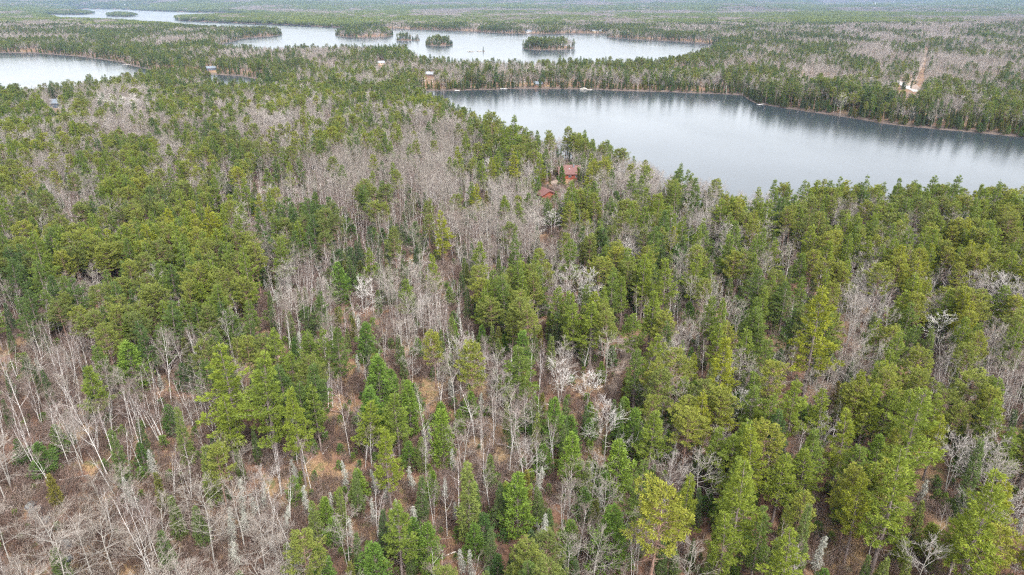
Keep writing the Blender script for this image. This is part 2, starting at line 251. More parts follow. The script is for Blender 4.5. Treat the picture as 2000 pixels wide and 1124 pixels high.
for x, y0, y1 in [(677,957,897),(735,965,912),(755,982,934),(600,1005,945),(613,1045,985),(772,1048,990),(795,1068,1012),(870,985,930),(885,925,872),(815,1056,985),(758,1072,1036),(905,1035,1000),
                  (636,760,712),(475,1005,932),(455,1060,990),(268,1000,905),(1150,960,900),(920,1130,1072),(1060,1080,1000),(1590,1120,1040),(1170,1010,950),(1212,1030,995),(1040,800,760),(700,730,690),
                  (860,650,610),(900,660,620),(1880,1130,1060),(1900,860,790),(1010,860,820),(650,1010,960),(690,1060,1010),(1245,985,930)]:
    HERO.append(('dead_spruce', x, y0, y1, 1.0, .5))

def place_hero(h):
    k, x, yb, yt, wf, t = h
    X, Y, Z = ground_at(x, yb)
    lo, hi = 1.0, 40.0
    for _ in range(30):
        m = (lo + hi) / 2
        if float(proj(X, Y, Z + m)[1]) > yt: lo = m
        else: hi = m
    lim = {'dead_spruce': 8.5, 'young_pine': 13, 'cedar_tree': 12, 'balsam_fir': 17, 'birch_tree': 18, 'aspen_tree': 19}.get(k, 29)
    return X, Y, Z, min(m, lim), wf, t
TREES = []   # kind index, x, y, z, height, width factor, tint, hero
for h in HERO:
    X, Y, Z, H, wf, t = place_hero(h)
    TREES.append((KINDS.index(h[0]), X, Y, Z, H, wf, t, 1))
HX = np.array([t[1] for t in TREES]); HY = np.array([t[2] for t in TREES]); HRAD = np.array([{0: 2.6, 1: 2.4, 2: 2.4}.get(t[0], 1.7) * max(.7, t[5]) for t in TREES])
# on a line of sight to these landmarks nothing tall may stand in front: (picture x, y, rx, ry, distance of the landmark)
KEEP = []
for (x, y, rx, ry) in [(1115,335,17,17), (1066,373,19,12), (1093,750,30,30), (1144,750,27,28), (1824,650,28,32), (1790,890,15,14), (720,590,22,32), (1222,682,16,20), (866,465,24,45), (1076,437,26,18),
                       (1776,169,24,8), (1800,130,3,16), (412,133,5,2), (108,205,8,6), (335,720,10,60), (840,143,5,3), (745,120,4,3), (1825,760,14,45), (500,550,14,60), (1180,830,22,35),(1096,345,10,18),
                       (670,550,24,35), (745,730,38,50), (1010,960,30,70), (868,840,22,60), (500,648,10,10), (1262,1050,12,70), (690,760,14,40)]:
    gx, gy, gz = ground_at(x, y + ry)
    KEEP.append((x, y, rx, ry, math.hypot(gx, gy)))

def scatter(s, r0, r1):
    X, Y = grid_pts(s, r0, r1)
    Z = gsample(GH, X, Y)
    bx, by = proj(X, Y, Z)
    k = (Z > .12) & (bx > -260) & (bx < 2260) & (by > -40) & (by < 1420)
    X, Y, Z, bx, by = X[k], Y[k], Z[k], bx[k], by[k]
    jx, jy = rng.normal(0, 14, len(X)), rng.normal(0, 1, len(X))
    cx, cy2 = proj(X, Y, Z + 4.5); vx, vy = proj(X, Y, Z + 10.5)
    jj_ = jy * np.clip((cy2 - 60) * .05, 1, 12)
    T = type_at(cx + jx, cy2 + jj_); T2 = type_at(vx + jx, vy + jj_)
    # small patches of their own inside each type
    pat = fbm(X / 22, Y / 22, 41)
    rr = np.hypot(X, Y)
    sdv = gsample(sdl, X, Y)
    shore = (sdv < np.where(rr > 900, 70, 14)) & (rr > 420) & (rng.rand(len(X)) < .75)
    W = np.zeros((len(X), 8))
    for c, v in WT.items():
        m = T == CODE[c]
        W[m, 2:] = v[2:]
        W[T2 == CODE[c], :2] = v[:2]
    W[shore] = np.where((rr[shore] > 900)[:, None], (.26, .25, .03, .1, .06, .04, .03, 0.), (.1, .08, .04, .1, .3, .06, .03, 0.))
    edge = (sdv < 7) & (rr > 420)
    W[edge] = (.03, .03, .15, .2, .5, .02, .02, 0)
    con = np.array([1, 1, 1, 1, 1, 0, 0, 0], bool)
    fm = (np.clip((rr - 260) / 240, 0, 1) * np.where(X > 60, .6, 1))[:, None] * (~shore)[:, None]
    bm_ = (T == CODE['B'])[:, None]
    W = np.where(bm_, W * (1 - .2 * fm) + fm * np.array([.02, .03, .0, .03, .01, 0, 0, 0]), W * (1 - .42 * fm) + fm * np.array([0, 0, 0, 0, 0, .085, .10, 0]))
    bigp = fbm(X / 60, Y / 150, 43)
    f = np.clip(1 + (pat - .5) * 3.0 * np.clip(1.3 - rr / 1500, .2, 1) + (bigp - .5) * 6.5 * np.clip((rr - 500) / 900, 0, 1), .12, 1.8)
    W[:, con] *= f[:, None]; W[:, ~con] *= np.clip(2 - f, .15, 1.9)[:, None]
    W *= min((s / 2.9) ** 2, 3.2)
    tot = W.sum(1); sc = np.where(tot > .96, .96 / np.maximum(tot, 1e-6), 1); W *= sc[:, None]
    u = rng.rand(len(X)); cum = np.cumsum(W, 1)
    kind = (u[:, None] > cum).sum(1)
    k = (kind < 8) & ~clear_mask(bx, by)
    # keep clear of hand-set trees
    near = np.zeros(len(X), bool)
    if r0 < 700:
        for a, b, q in zip(HX, HY, HRAD): near |= (X - a) ** 2 + (Y - b) ** 2 < q * q
    k &= ~near
    X, Y, Z, kind, T, rr = X[k], Y[k], Z[k], kind[k], T[k], rr[k]
    lo = np.array([a for a, _ in HT]); hi = np.array([b for _, b in HT])
    g = np.clip(fbm(X / 40, Y / 40, 51) * .7 + rng.rand(len(X)) * .55 - .1, 0, 1)
    H = (lo[kind] + (hi - lo)[kind] * g) * np.where(rr > 700, rng.uniform(.72, 1.22, len(rr)), 1) * np.where(gsample(isl, X, Y) > 0, np.where(rr < 1500, 1.2, 1.0), 1) * np.where(rr > 700, np.interp(rr, [700, 900, 1500, 1800, 2600], [1, .85, .85, .9, .8]), 1)
    wf = rng.uniform(.85, 1.25, len(X))
    # the thin wood on the lower left carries broad open crowns
    aa = T == CODE['A']; wf[aa] *= 1.35
    ft = fbm(X / 35, Y / 35, 61)
    tint = np.clip(.47 + (ft - .5) * 1.1 + rng.normal(0, .17, len(X)) + np.clip(X / 380, -.08, .2) * np.clip(1.6 - rr / 330, 0, 1), 0, 1)
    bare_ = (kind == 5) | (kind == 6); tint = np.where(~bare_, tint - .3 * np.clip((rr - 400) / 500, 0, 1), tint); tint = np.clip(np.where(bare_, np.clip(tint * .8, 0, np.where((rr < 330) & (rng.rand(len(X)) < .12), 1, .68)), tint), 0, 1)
    keep = np.ones(len(X), bool)
    hx, hy = proj(X, Y, Z + H * .92); mx, my = proj(X, Y, Z + H * .5); fx, fy = proj(X, Y, Z + .5)
    for (x, y, rx, ry, dd) in KEEP:
        for (qx, qy) in ((hx, hy), (mx, my), (fx, fy)):
            keep &= ~((((qx - x) / (rx + 5)) ** 2 + ((qy - y) / (ry + 5)) ** 2 < 1) & (rr < dd - 1.0))
    return [a[keep] for a in (kind, X, Y, Z, H, wf, tint)]
parts = [scatter(2.9, 60, 340), scatter(3.5, 340, 820), scatter(5.2, 820, 2600)]
AR = [np.concatenate([p[i] for p in parts]) for i in range(7)]
hk = np.array(TREES)
ALL = np.column_stack([np.concatenate([hk[:, i], AR[i]]) for i in range(7)] + [np.concatenate([np.ones(len(hk)), np.zeros(len(AR[0]))])])

# ------------------------------------------------------------------ materials
def mat(name, rough=.8):
    m = bpy.data.materials.new(name); m.use_nodes = True
    b = m.node_tree.nodes['Principled BSDF']; b.inputs['Roughness'].default_value = rough
    b.inputs['Specular IOR Level'].default_value = .25
    return m, m.node_tree, b
def N(t, kind, **kw):
    n = t.nodes.new(kind)
    for k, v in kw.items():
        if k in n.inputs.keys(): n.inputs[k].default_value = v
        else: setattr(n, k, v)
    return n
def ramp(t, fac, stops, interp='LINEAR'):
    n = t.nodes.new('ShaderNodeValToRGB'); n.color_ramp.interpolation = interp
    e = n.color_ramp.elements
    while len(e) > 1: e.remove(e[-1])
    e[0].position = stops[0][0]; e[0].color = (*stops[0][1], 1)
    for p, c in stops[1:]:
        q = e.new(p); q.color = (*c, 1)
    if fac is not None: t.links.new(fac, n.inputs[0])
    return n
def mixc(t, fac, a, b, mode='MIX'):
    n = t.nodes.new('ShaderNodeMix'); n.data_type = 'RGBA'; n.blend_type = mode
    for s, v in ((0, fac), (6, a), (7, b)):
        if hasattr(v, 'links'): t.links.new(v, n.inputs[s])
        elif s == 0: n.inputs[0].default_value = v
        else: n.inputs[s].default_value = (*v, 1)
    return n.outputs[2]
def noise(t, scale, detail=4, coord=None, rough=.55):
    n = t.nodes.new('ShaderNodeTexNoise'); n.inputs['Scale'].default_value = scale; n.inputs['Detail'].default_value = detail; n.inputs['Roughness'].default_value = rough
    if coord is not None: t.links.new(coord, n.inputs['Vector'])
    return n
def math_(t, op, a, b=0.0):
    n = t.nodes.new('ShaderNodeMath'); n.operation = op
    for i, v in enumerate((a, b)):
        if hasattr(v, 'links'): t.links.new(v, n.inputs[i])
        else: n.inputs[i].default_value = v
    return n.outputs[0]
def tint_out(t):
    a = t.nodes.new('ShaderNodeAttribute'); a.attribute_type = 'INSTANCER'; a.attribute_name = 'tint'
    return a.outputs['Fac']
def face_out(t):
    a = t.nodes.new('ShaderNodeAttribute'); a.attribute_type = 'GEOMETRY'; a.attribute_name = 'vary'
    return a.outputs['Fac']
def organic(name, stops, spread=.5, rough=.75, transl=0.0):
    """colour by the plant's own tint, lighter and darker from one spray to the next"""
    m, t, b = mat(name, rough)
    c = ramp(t, tint_out(t), stops).outputs[0]
    v = face_out(t)
    hsv = t.nodes.new('ShaderNodeHueSaturation')
    t.links.new(c, hsv.inputs['Color'])
    val = math_(t, 'ADD', math_(t, 'MULTIPLY', v, spread), 1 - spread / 2); t.links.new(val, hsv.inputs['Value'])
    hu = math_(t, 'ADD', math_(t, 'MULTIPLY', v, -.02), .51); t.links.new(hu, hsv.inputs['Hue'])
    t.links.new(hsv.outputs[0], b.inputs['Base Color'])
    if transl:
        tr = t.nodes.new('ShaderNodeBsdfTranslucent'); t.links.new(hsv.outputs[0], tr.inputs[0])
        mx = t.nodes.new('ShaderNodeMixShader'); mx.inputs[0].default_value = transl
        t.links.new(b.outputs[0], mx.inputs[1]); t.links.new(tr.outputs[0], mx.inputs[2])
        t.links.new(mx.outputs[0], t.nodes['Material Output'].inputs[0])
    return m
M = {}
M['wp'] = organic('white_pine_needles', [(0, (.068, .112, .030)), (.5, (.132, .178, .026)), (.8, (.165, .205, .022)), (1, (.215, .225, .018))], .7, transl=.35)
M['rp'] = organic('red_pine_needles', [(0, (.090, .114, .026)), (.5, (.138, .160, .026)), (1, (.180, .188, .022))], .6, transl=.2)
M['yp'] = organic('young_pine_needles', [(0, (.046, .092, .024)), (.5, (.084, .148, .022)), (.85, (.135, .20, .024)), (1, (.18, .22, .03))], .6, transl=.25)
M['fir'] = organic('fir_needles', [(0, (.046, .076, .028)), (.5, (.078, .112, .028)), (1, (.14, .165, .03))], .6, transl=.15)
M['ced'] = organic('cedar_scales', [(0, (.065, .092, .025)), (.5, (.115, .120, .022)), (1, (.19, .155, .028))], .5, transl=.15)
M['lich'] = organic('lichen_twigs', [(0, (.22, .225, .19)), (1, (.34, .345, .29))], .6)
M['btwig'] = organic('birch_twigs', [(0, (.115, .080, .066)), (.5, (.165, .128, .114)), (1, (.24, .205, .19))], .5)
M['atwig'] = organic('aspen_twigs', [(0, (.155, .132, .108)), (.45, (.225, .198, .172)), (.7, (.29, .265, .245)), (1, (.60, .57, .54))], .4)
M['shrub'] = organic('bare_undergrowth', [(0, (.09, .055, .042)), (.5, (.145, .10, .08)), (1, (.24, .20, .17))], .6)
M['grass'] = organic('dry_grass', [(0, (.26, .17, .085)), (1, (.40, .29, .15))], .5)
M['seed'] = organic('seedling_needles', [(0, (.045, .095, .02)), (1, (.12, .17, .02))], .6, transl=.2)
def bark(name, a, b_, scale=(3, 3, .8), thr=.5):
    m, t, b = mat(name, .85)
    tc = t.nodes.new('ShaderNodeTexCoord'); mp = t.nodes.new('ShaderNodeMapping'); mp.inputs['Scale'].default_value = scale
    t.links.new(tc.outputs['Object'], mp.inputs[0])
    n = noise(t, 2.5, 5, mp.outputs[0])
    r = ramp(t, n.outputs[0], [(thr - .12, a), (thr + .12, b_)])
    t.links.new(r.outputs[0], b.inputs['Base Color'])
    return m
M['bark_pine'] = bark('pine_bark', (.10, .075, .065), (.21, .17, .155))
M['bark_red'] = bark('red_pine_bark', (.13, .075, .055), (.26, .17, .135))
M['bark_birch'] = bark('birch_bark', (.20, .175, .16), (.54, .515, .49), (2, 2, 5), .41)
M['bark_aspen'] = bark('aspen_bark', (.16, .145, .125), (.36, .34, .31), (2, 2, 3), .46)
M['bark_dead'] = bark('weathered_wood', (.20, .18, .165), (.44, .41, .38), (4, 4, 1))

# ------------------------------------------------------------------ plant shapes
class PB:
    """collects tapered stems and needle sprays"""
    def __init__(s): s.V = []; s.F = []; s.M = []; s.A = []; s.n = 0
    def add(s, V, F, m, vary):
        V = np.asarray(V, np.float32); F = np.asarray(F, np.int64) + s.n
        s.V.append(V); s.F.append(F); s.n += len(V)
        s.M.append(np.full(len(F), m, np.int32)); s.A.append(np.broadcast_to(np.asarray(vary, np.float32), (len(F),)).copy())
    def segs(s, P0, P1, R0, R1, m=0, n=3, vary=None, rs=np.random):
        P0 = np.asarray(P0, float).reshape(-1, 3); P1 = np.asarray(P1, float).reshape(-1, 3); R0 = np.broadcast_to(np.asarray(R0, float), (len(P0),)); R1 = np.broadcast_to(np.asarray(R1, float), (len(P0),))
        d = P1 - P0; d /= np.linalg.norm(d, axis=1, keepdims=True) + 1e-9
        up = np.where(np.abs(d[:, 2:3]) > .9, np.array([[1., 0, 0]]), np.array([[0, 0, 1.]]))
        a = np.cross(d, up); a /= np.linalg.norm(a, axis=1, keepdims=True) + 1e-9; b = np.cross(d, a)
        ang = np.arange(n) / n * 2 * np.pi
        ring = a[:, None] * np.cos(ang)[None, :, None] + b[:, None] * np.sin(ang)[None, :, None]
        V = np.concatenate([P0[:, None] + ring * R0[:, None, None], P1[:, None] + ring * R1[:, None, None]], 1).reshape(-1, 3)
        q = np.array([[i, (i + 1) % n, n + (i + 1) % n, n + i] for i in range(n)])
        F = (np.arange(len(P0))[:, None, None] * 2 * n + q[None]).reshape(-1, 4)
        vv = np.repeat(rs.rand(len(P0)), n) if vary is None else vary
        s.add(V, F, m, vv)
    def tube(s, pts, rad, m=0, n=6):
        pts = np.asarray(pts, float); ang = np.arange(n) / n * 2 * np.pi; V = []
        for i, p in enumerate(pts):
            d = pts[min(i + 1, len(pts) - 1)] - pts[max(i - 1, 0)]; d /= np.linalg.norm(d) + 1e-9
            u = np.array([1., 0, 0]) if abs(d[2]) > .8 else np.array([0, 0, 1.])
            a = np.cross(d, u); a /= np.linalg.norm(a); b = np.cross(d, a)
            V.append(p + rad[i] * (np.outer(np.cos(ang), a) + np.outer(np.sin(ang), b)))
        V = np.concatenate(V); F = []
        for i in range(len(pts) - 1):
            for k in range(n): F.append((i * n + k, i * n + (k + 1) % n, (i + 1) * n + (k + 1) % n, (i + 1) * n + k))
        s.add(V, F, m, .5)
    def tufts(s, C, D, L, Wd, k, m, rs, spread=.8, vary=None):
        """k narrow pointed blades from each centre"""
        C = np.asarray(C, float); D = np.asarray(D, float); n = len(C)
        D = D / (np.linalg.norm(D, axis=1, keepdims=True) + 1e-9)
        Cd = np.repeat(C, k, 0); Dd = np.repeat(D, k, 0) + rs.normal(0, spread, (n * k, 3)); Dd /= np.linalg.norm(Dd, axis=1, keepdims=True) + 1e-9
        L = np.repeat(np.broadcast_to(L, (n,)), k) * rs.uniform(.7, 1.2, n * k)
        sd2 = np.cross(Dd, rs.normal(0, 1, (n * k, 3))); sd2 /= np.linalg.norm(sd2, axis=1, keepdims=True) + 1e-9
        Wv = np.repeat(np.broadcast_to(Wd, (n,)), k)[:, None]
        Cd = Cd + rs.normal(0, .07, (n * k, 3))
        mid = Cd + Dd * (L * .5)[:, None]
        V = np.stack([Cd, mid + sd2 * Wv, Cd + Dd * L[:, None], mid - sd2 * Wv], 1).reshape(-1, 3)
        F = np.arange(n * k * 4).reshape(-1, 4)
        vv = np.repeat(rs.rand(n) if vary is None else vary, k) * .7 + rs.rand(n * k) * .3
        s.add(V, F, m, vv)
    def build(s, name, mats):
        me = bpy.data.meshes.new(name)
        V = np.concatenate(s.V); F = np.concatenate(s.F)
        me.vertices.add(len(V)); me.vertices.foreach_set('co', V.ravel())
        me.loops.add(F.size); me.loops.foreach_set('vertex_index', F.ravel().astype(np.int32))
        me.polygons.add(len(F)); me.polygons.foreach_set('loop_start', np.arange(0, F.size, 4, dtype=np.int32))
        me.polygons.foreach_set('loop_total', np.full(len(F), 4, np.int32))
        me.polygons.foreach_set('material_index', np.concatenate(s.M))
        at = me.attributes.new('vary', 'FLOAT', 'FACE'); at.data.foreach_set('value', np.concatenate(s.A))
        for q in mats: me.materials.append(q)
        me.update(calc_edges=True)
        return me

def sway(rs, H, amp, n=7, lean=0.0):
    z = np.linspace(0, H, n); a = rs.uniform(0, 6.28); t = z / H
    off = amp * (t ** 1.5) * np.sin(t * rs.uniform(2, 5) + a) + lean * z
    b = rs.uniform(0, 6.28)
    return np.column_stack([off * math.cos(b), off * math.sin(b), z])
def at_z(pts, z):
    return np.array([np.interp(z, pts[:, 2], pts[:, 0]), np.interp(z, pts[:, 2], pts[:, 1]), z])

def conifer(rs, H, z0, Lf, step, nb, elev, matn, tuft, droop=0., rad=.22, blades=7, tl=.45, tw=.075, gap=.12, tier=0.5, s0=.3, stubs=0, up=.35, dens=4.6, flat=1.0, barkm='bark_pine', amp=.3):
    T = PB(); C = PB()
    st = sway(rs, H, amp); T.tube(st, rad * (1 - st[:, 2] / H * .93), 0, 7)
    P0, P1, R0, cen, dr, vr = [], [], [], [], [], []
    z = z0
    az0 = rs.uniform(0, 6.28); lob = rs.uniform(.75, 1.2, 6)
    while z < H * .985:
        t = (z - z0) / (H - z0)
        wf = rs.uniform(1 - tier * .5, 1 + tier * .35)
        for k in range(nb):
            if rs.rand() < gap: continue
            a = az0 + k * 6.283 / nb + rs.normal(0, .35)
            L = Lf(t) * wf * rs.uniform(.65, 1.15) * lob[int((a % 6.283) / 1.0472) % 6]
            if L < .15: L = .15
            e = elev(t) + rs.normal(0, .1)
            c = at_z(st, z); hd = np.array([math.cos(a), math.sin(a), 0.]); sdv = np.array([-math.sin(a), math.cos(a), 0.])
            nseg = 3 if L > 1 else 1; prev = c; r = .02 + L * .012
            pts = [c]
            for q in range(1, nseg + 1):
                f = q / nseg
                p = c + hd * L * math.cos(e) * f + np.array([0, 0, L * math.sin(e) * f - droop * L * f * f + up * .25 * L * f ** 3])
                P0.append(prev); P1.append(p); R0.append(r * (1 - f * .6)); prev = p; pts.append(p)
            pts = np.array(pts); bv = rs.rand()
            nt_ = max(2, int(L * dens + 1))
            ss = s0 + (1 - s0) * rs.rand(nt_) ** .8
            for s1 in ss:
                i = min(int(s1 * nseg), nseg - 1); f = s1 * nseg - i
                p = pts[i] * (1 - f) + pts[i + 1] * f
                wlat = min(.42 * L * (1.15 - s1) + .12, .95)
                o = rs.uniform(-1, 1) * wlat
                p = p + sdv * o + np.array([0, 0, rs.normal(0, .07)]) / flat
                cen.append(p); dr.append(hd * .8 + sdv * np.sign(o) * .45 + np.array([0, 0, up])); vr.append(np.clip(bv * .6 + rs.rand() * .4, 0, 1))
        z += step * rs.uniform(.75, 1.25) * (1 - .25 * t)
    if stubs:
        for _ in range(stubs):
            zz = rs.uniform(z0 * .45, z0 * 1.1); a = rs.uniform(0, 6.28); L = rs.uniform(.5, 1.9); c = at_z(st, zz)
            P0.append(c); P1.append(c + np.array([math.cos(a) * L, math.sin(a) * L, rs.uniform(-.3, .2)])); R0.append(.035)
    R0 = np.array(R0); C.segs(P0, P1, R0, R0 * .6, 1, 3, rs=rs)
    top = st[-1]; cen.append(top); dr.append(np.array([0, 0, 1.])); vr.append(.7)
    cen = np.array(cen); C.tufts(cen, dr, tl, tw, blades, 0, rs, spread=tuft, vary=np.array(vr))
    return T, C, [M[barkm]], [M[matn], M[barkm]]

def FAT_(): return FAT[0]
def bare(rs, H, fork, nl, spread_, twm, barkm, rad, twig, stems=1, crown_w=1.0, limbsz=.45, tr=.017):
    T = PB(); C = PB(); W0 = []
    for sidx in range(stems):
        h = H * (1 if sidx == 0 else rs.uniform(.75, .95))
        st = sway(rs, h, .5, 8, lean=(0.0 if stems == 1 else rs.uniform(.06, .16)) + rs.uniform(0, .03))
        (T if sidx == 0 else C).tube(st, rad * (1 - st[:, 2] / h * .88) * (1 if sidx == 0 else .8), 0 if sidx == 0 else 1, 6 if sidx == 0 else 4)
        W0.append((st, h))
    LP0, LP1, LR0, LR1, tP0, tP1, tR = [], [], [], [], [], [], []
    def grow(p, d, L, r, depth):
        n = 3; q = p.copy(); dd = d.copy()
        for i in range(n):
            dd = dd + rs.normal(0, .13, 3) + np.array([0, 0, .07]); dd /= np.linalg.norm(dd)
            e = q + dd * L / n; r1 = r * (1 - .28)
            (LP0 if depth < 2 else tP0).append(q); (LP1 if depth < 2 else tP1).append(e)
            if depth < 2: LR0.append(r); LR1.append(r1)
            else: tR.append(max(r, tr))
            q = e; r = r1
            if depth < 3:
                for _ in range(2 if depth < 2 else 1 + (rs.rand() < twig) + (rs.rand() < .45)):
                    a = rs.normal(0, 1, 3); a -= a.dot(dd) * dd; a /= np.linalg.norm(a) + 1e-9
                    nd = dd * rs.uniform(.6, 1.0) + a * rs.uniform(.5, .95); nd[2] += .12; nd /= np.linalg.norm(nd)
                    grow(q, nd, L * rs.uniform(.42, .66), r * .55, depth + 1)
    for st, h in W0:
        m = nl if len(W0) == 1 else int(nl * .7)
        for i in range(m):
            z = h * (limbsz + (1 - limbsz) * (i + rs.rand()) / m * .97)
            t = (z / h - limbsz) / (1 - limbsz)
            a = i * 2.4 + rs.normal(0, .4); el = .5 + .65 * t + rs.normal(0, .15)
            L = h * spread_ * (1 - .62 * t) * rs.uniform(.7, 1.15)
            d = np.array([math.cos(a) * math.cos(el) * crown_w, math.sin(a) * math.cos(el) * crown_w, math.sin(el)]); d /= np.linalg.norm(d)
            grow(at_z(st, z), d, L, rad * (.42 - .2 * t), 1)
    C.segs(LP0, LP1, LR0, LR1, 1, 3, rs=rs)
    C.segs(tP0, tP1, np.array(tR) * FAT_(), np.array(tR) * .6 * FAT_(), 0, 3, rs=rs)
    return T, C, [M[barkm]], [M[twm], M[barkm]]

def far_form(C, far):
    return C
def f_wp(rs, i):
    lm = rs.uniform(3.1, 4.0); z0 = 20 * rs.uniform(.26, .42)
    return conifer(rs, 20, z0, lambda t: lm * (1 - t) ** .85 * (.6 + .4 * min(1, t * 4)) + .3, .78, 5, lambda t: .02 + .75 * t * t, 'wp', .52, rad=.26, blades=7, tl=.44, tw=.056, tier=.85, gap=.17, stubs=14, up=.38, dens=7.2, flat=1.5, amp=.5)
def f_rp(rs, i):
    z0 = 18 * rs.uniform(.45, .6); lm = rs.uniform(2.6, 3.3)
    return conifer(rs, 18, z0, lambda t: lm * math.sqrt(max(.04, 1 - (t * 1.25 - .32) ** 2 * 1.15)), .72, 6, lambda t: .1 + .8 * t, 'rp', .85, rad=.22, blades=9, tl=.38, tw=.052, tier=.4, gap=.14, stubs=16, s0=.5, up=.45, dens=4.6, barkm='bark_red', amp=.4)
def f_yp(rs, i):
    return conifer(rs, 8, .5, lambda t: 2.3 * (1 - t) ** .72 * (.75 + .25 * min(1, t * 4)) + .12, .42, 6, lambda t: .25 + .6 * t, 'yp', .5, rad=.12, blades=7, tl=.33, tw=.046, tier=.35, gap=.06, up=.6, dens=5.0, amp=.1)
def f_fir(rs, i):
    lm = rs.uniform(1.35, 1.75); z0 = 11 * rs.uniform(.06, .2)
    return conifer(rs, 11, z0, lambda t: lm * (1 - t) ** .8 * (.7 + .3 * min(1, t * 5)) + .08, .36, 6, lambda t: -.1 + .7 * t * t, 'fir', .45, droop=.12, rad=.12, blades=7, tl=.28, tw=.042, tier=.3, gap=.08, up=.15, dens=5.6, amp=.15)
def f_ced(rs, i):
    lm = rs.uniform(1.2, 1.6)
    return conifer(rs, 9, .4, lambda t: lm * (1 - t) ** .55 * (.75 + .25 * min(1, t * 4)) + .1, .34, 6, lambda t: .35 + .7 * t, 'ced', .4, rad=.12, blades=7, tl=.28, tw=.048, tier=.2, gap=.05, up=1.0, dens=5.2, amp=.12)
def f_ds(rs, i):
    T = PB(); C = PB(); H = 6; st = sway(rs, H, .25); T.tube(st, .07 * (1 - st[:, 2] / H * .85), 0, 5)
    P0, P1, cen, dr = [], [], [], []
    z = .5; lm = rs.uniform(.75, 1.05)
    while z < H * .99:
        t = z / H
        for k in range(5):
            a = rs.uniform(0, 6.28); L = lm * (1 - t) ** .7 * rs.uniform(.5, 1.15) + .08; c = at_z(st, z)
            e = c + np.array([math.cos(a) * L, math.sin(a) * L, -L * rs.uniform(.15, .5)]); P0.append(c); P1.append(e)
            for _ in range(int(3 + L * 4)):
                f = rs.uniform(.2, 1.05); cen.append(c + (e - c) * f); dr.append(np.array([math.cos(a) * .25, math.sin(a) * .25, -1.]))
        z += .24
    C.segs(P0, P1, .022, .012, 1, 3, rs=rs); C.tufts(cen, dr, .32, .022, 3, 0, rs, spread=.3)
    return T, C, [M['bark_dead']], [M['lich'], M['bark_dead']]
def f_bir(rs, i):
    return bare(rs, 13.5, .4, [9, 8, 10, 8, 10, 7][i], .24, 'btwig', 'bark_birch', .085, .95, stems=[1, 2, 1, 3, 1, 2][i], crown_w=.8, limbsz=.38, tr=.013)
def f_asp(rs, i):
    return bare(rs, 14, .4, [11, 12, 10, 13, 12][i], [.27, .30, .26, .33, .3][i], 'atwig', 'bark_aspen', .11, .95, stems=[1, 1, 2, 1, 1][i], crown_w=1.2, limbsz=[.4, .3, .42, .26, .36][i], tr=.016)
FORMS = [(f_wp, 6, 20), (f_rp, 5, 18), (f_yp, 5, 8), (f_fir, 5, 11), (f_ced, 4, 9), (f_bir, 6, 13.5), (f_asp, 5, 14), (f_ds, 5, 6)]
FAT = [1.0]; FCF = {}
PROTO = []      # per kind: list of (trunk mesh, crown mesh)
FC = []         # per kind: collection of whole-tree forms for the masses
for ki, (fn, nv, h0) in enumerate(FORMS):
    lst = []; c = bpy.data.collections.new(KINDS[ki] + '_forms')
    for i in range(nv):
        rs = np.random.RandomState(1000 + ki * 37 + i)
        T, C, tm, cm = fn(rs, i)
        tmesh = T.build(KINDS[ki] + '_trunk', tm); cmesh = C.build(KINDS[ki] + '_crown', cm)
        lst.append((tmesh, cmesh))
        A = PB(); A.V = C.V + T.V; A.F = C.F + [f + C.n for f in T.F]; A.M = C.M + [np.full(len(m_), 1, np.int32) for m_ in T.M]; A.A = C.A + T.A
        o = bpy.data.objects.new('%s_form_%d' % (KINDS[ki], i), A.build(KINDS[ki] + '_whole', cm)); c.objects.link(o)
    PROTO.append(lst); FC.append(c)
    if ki in (5, 6):
        # bare trees that stand far off: more and stouter twigs
        FAT[0] = 1.7; c = bpy.data.collections.new(KINDS[ki] + '_far_forms')
        for i in range(nv):
            rs = np.random.RandomState(2000 + ki * 37 + i); T, C, tm, cm = fn(rs, i)
            A = PB(); A.V = C.V + T.V; A.F = C.F + [f + C.n for f in T.F]; A.M = C.M + [np.full(len(m_), 1, np.int32) for m_ in T.M]; A.A = C.A + T.A
            c.objects.link(bpy.data.objects.new('%s_far_%d' % (KINDS[ki], i), A.build(KINDS[ki] + '_whole', cm)))
        FAT[0] = 1.0; FCF[ki] = c

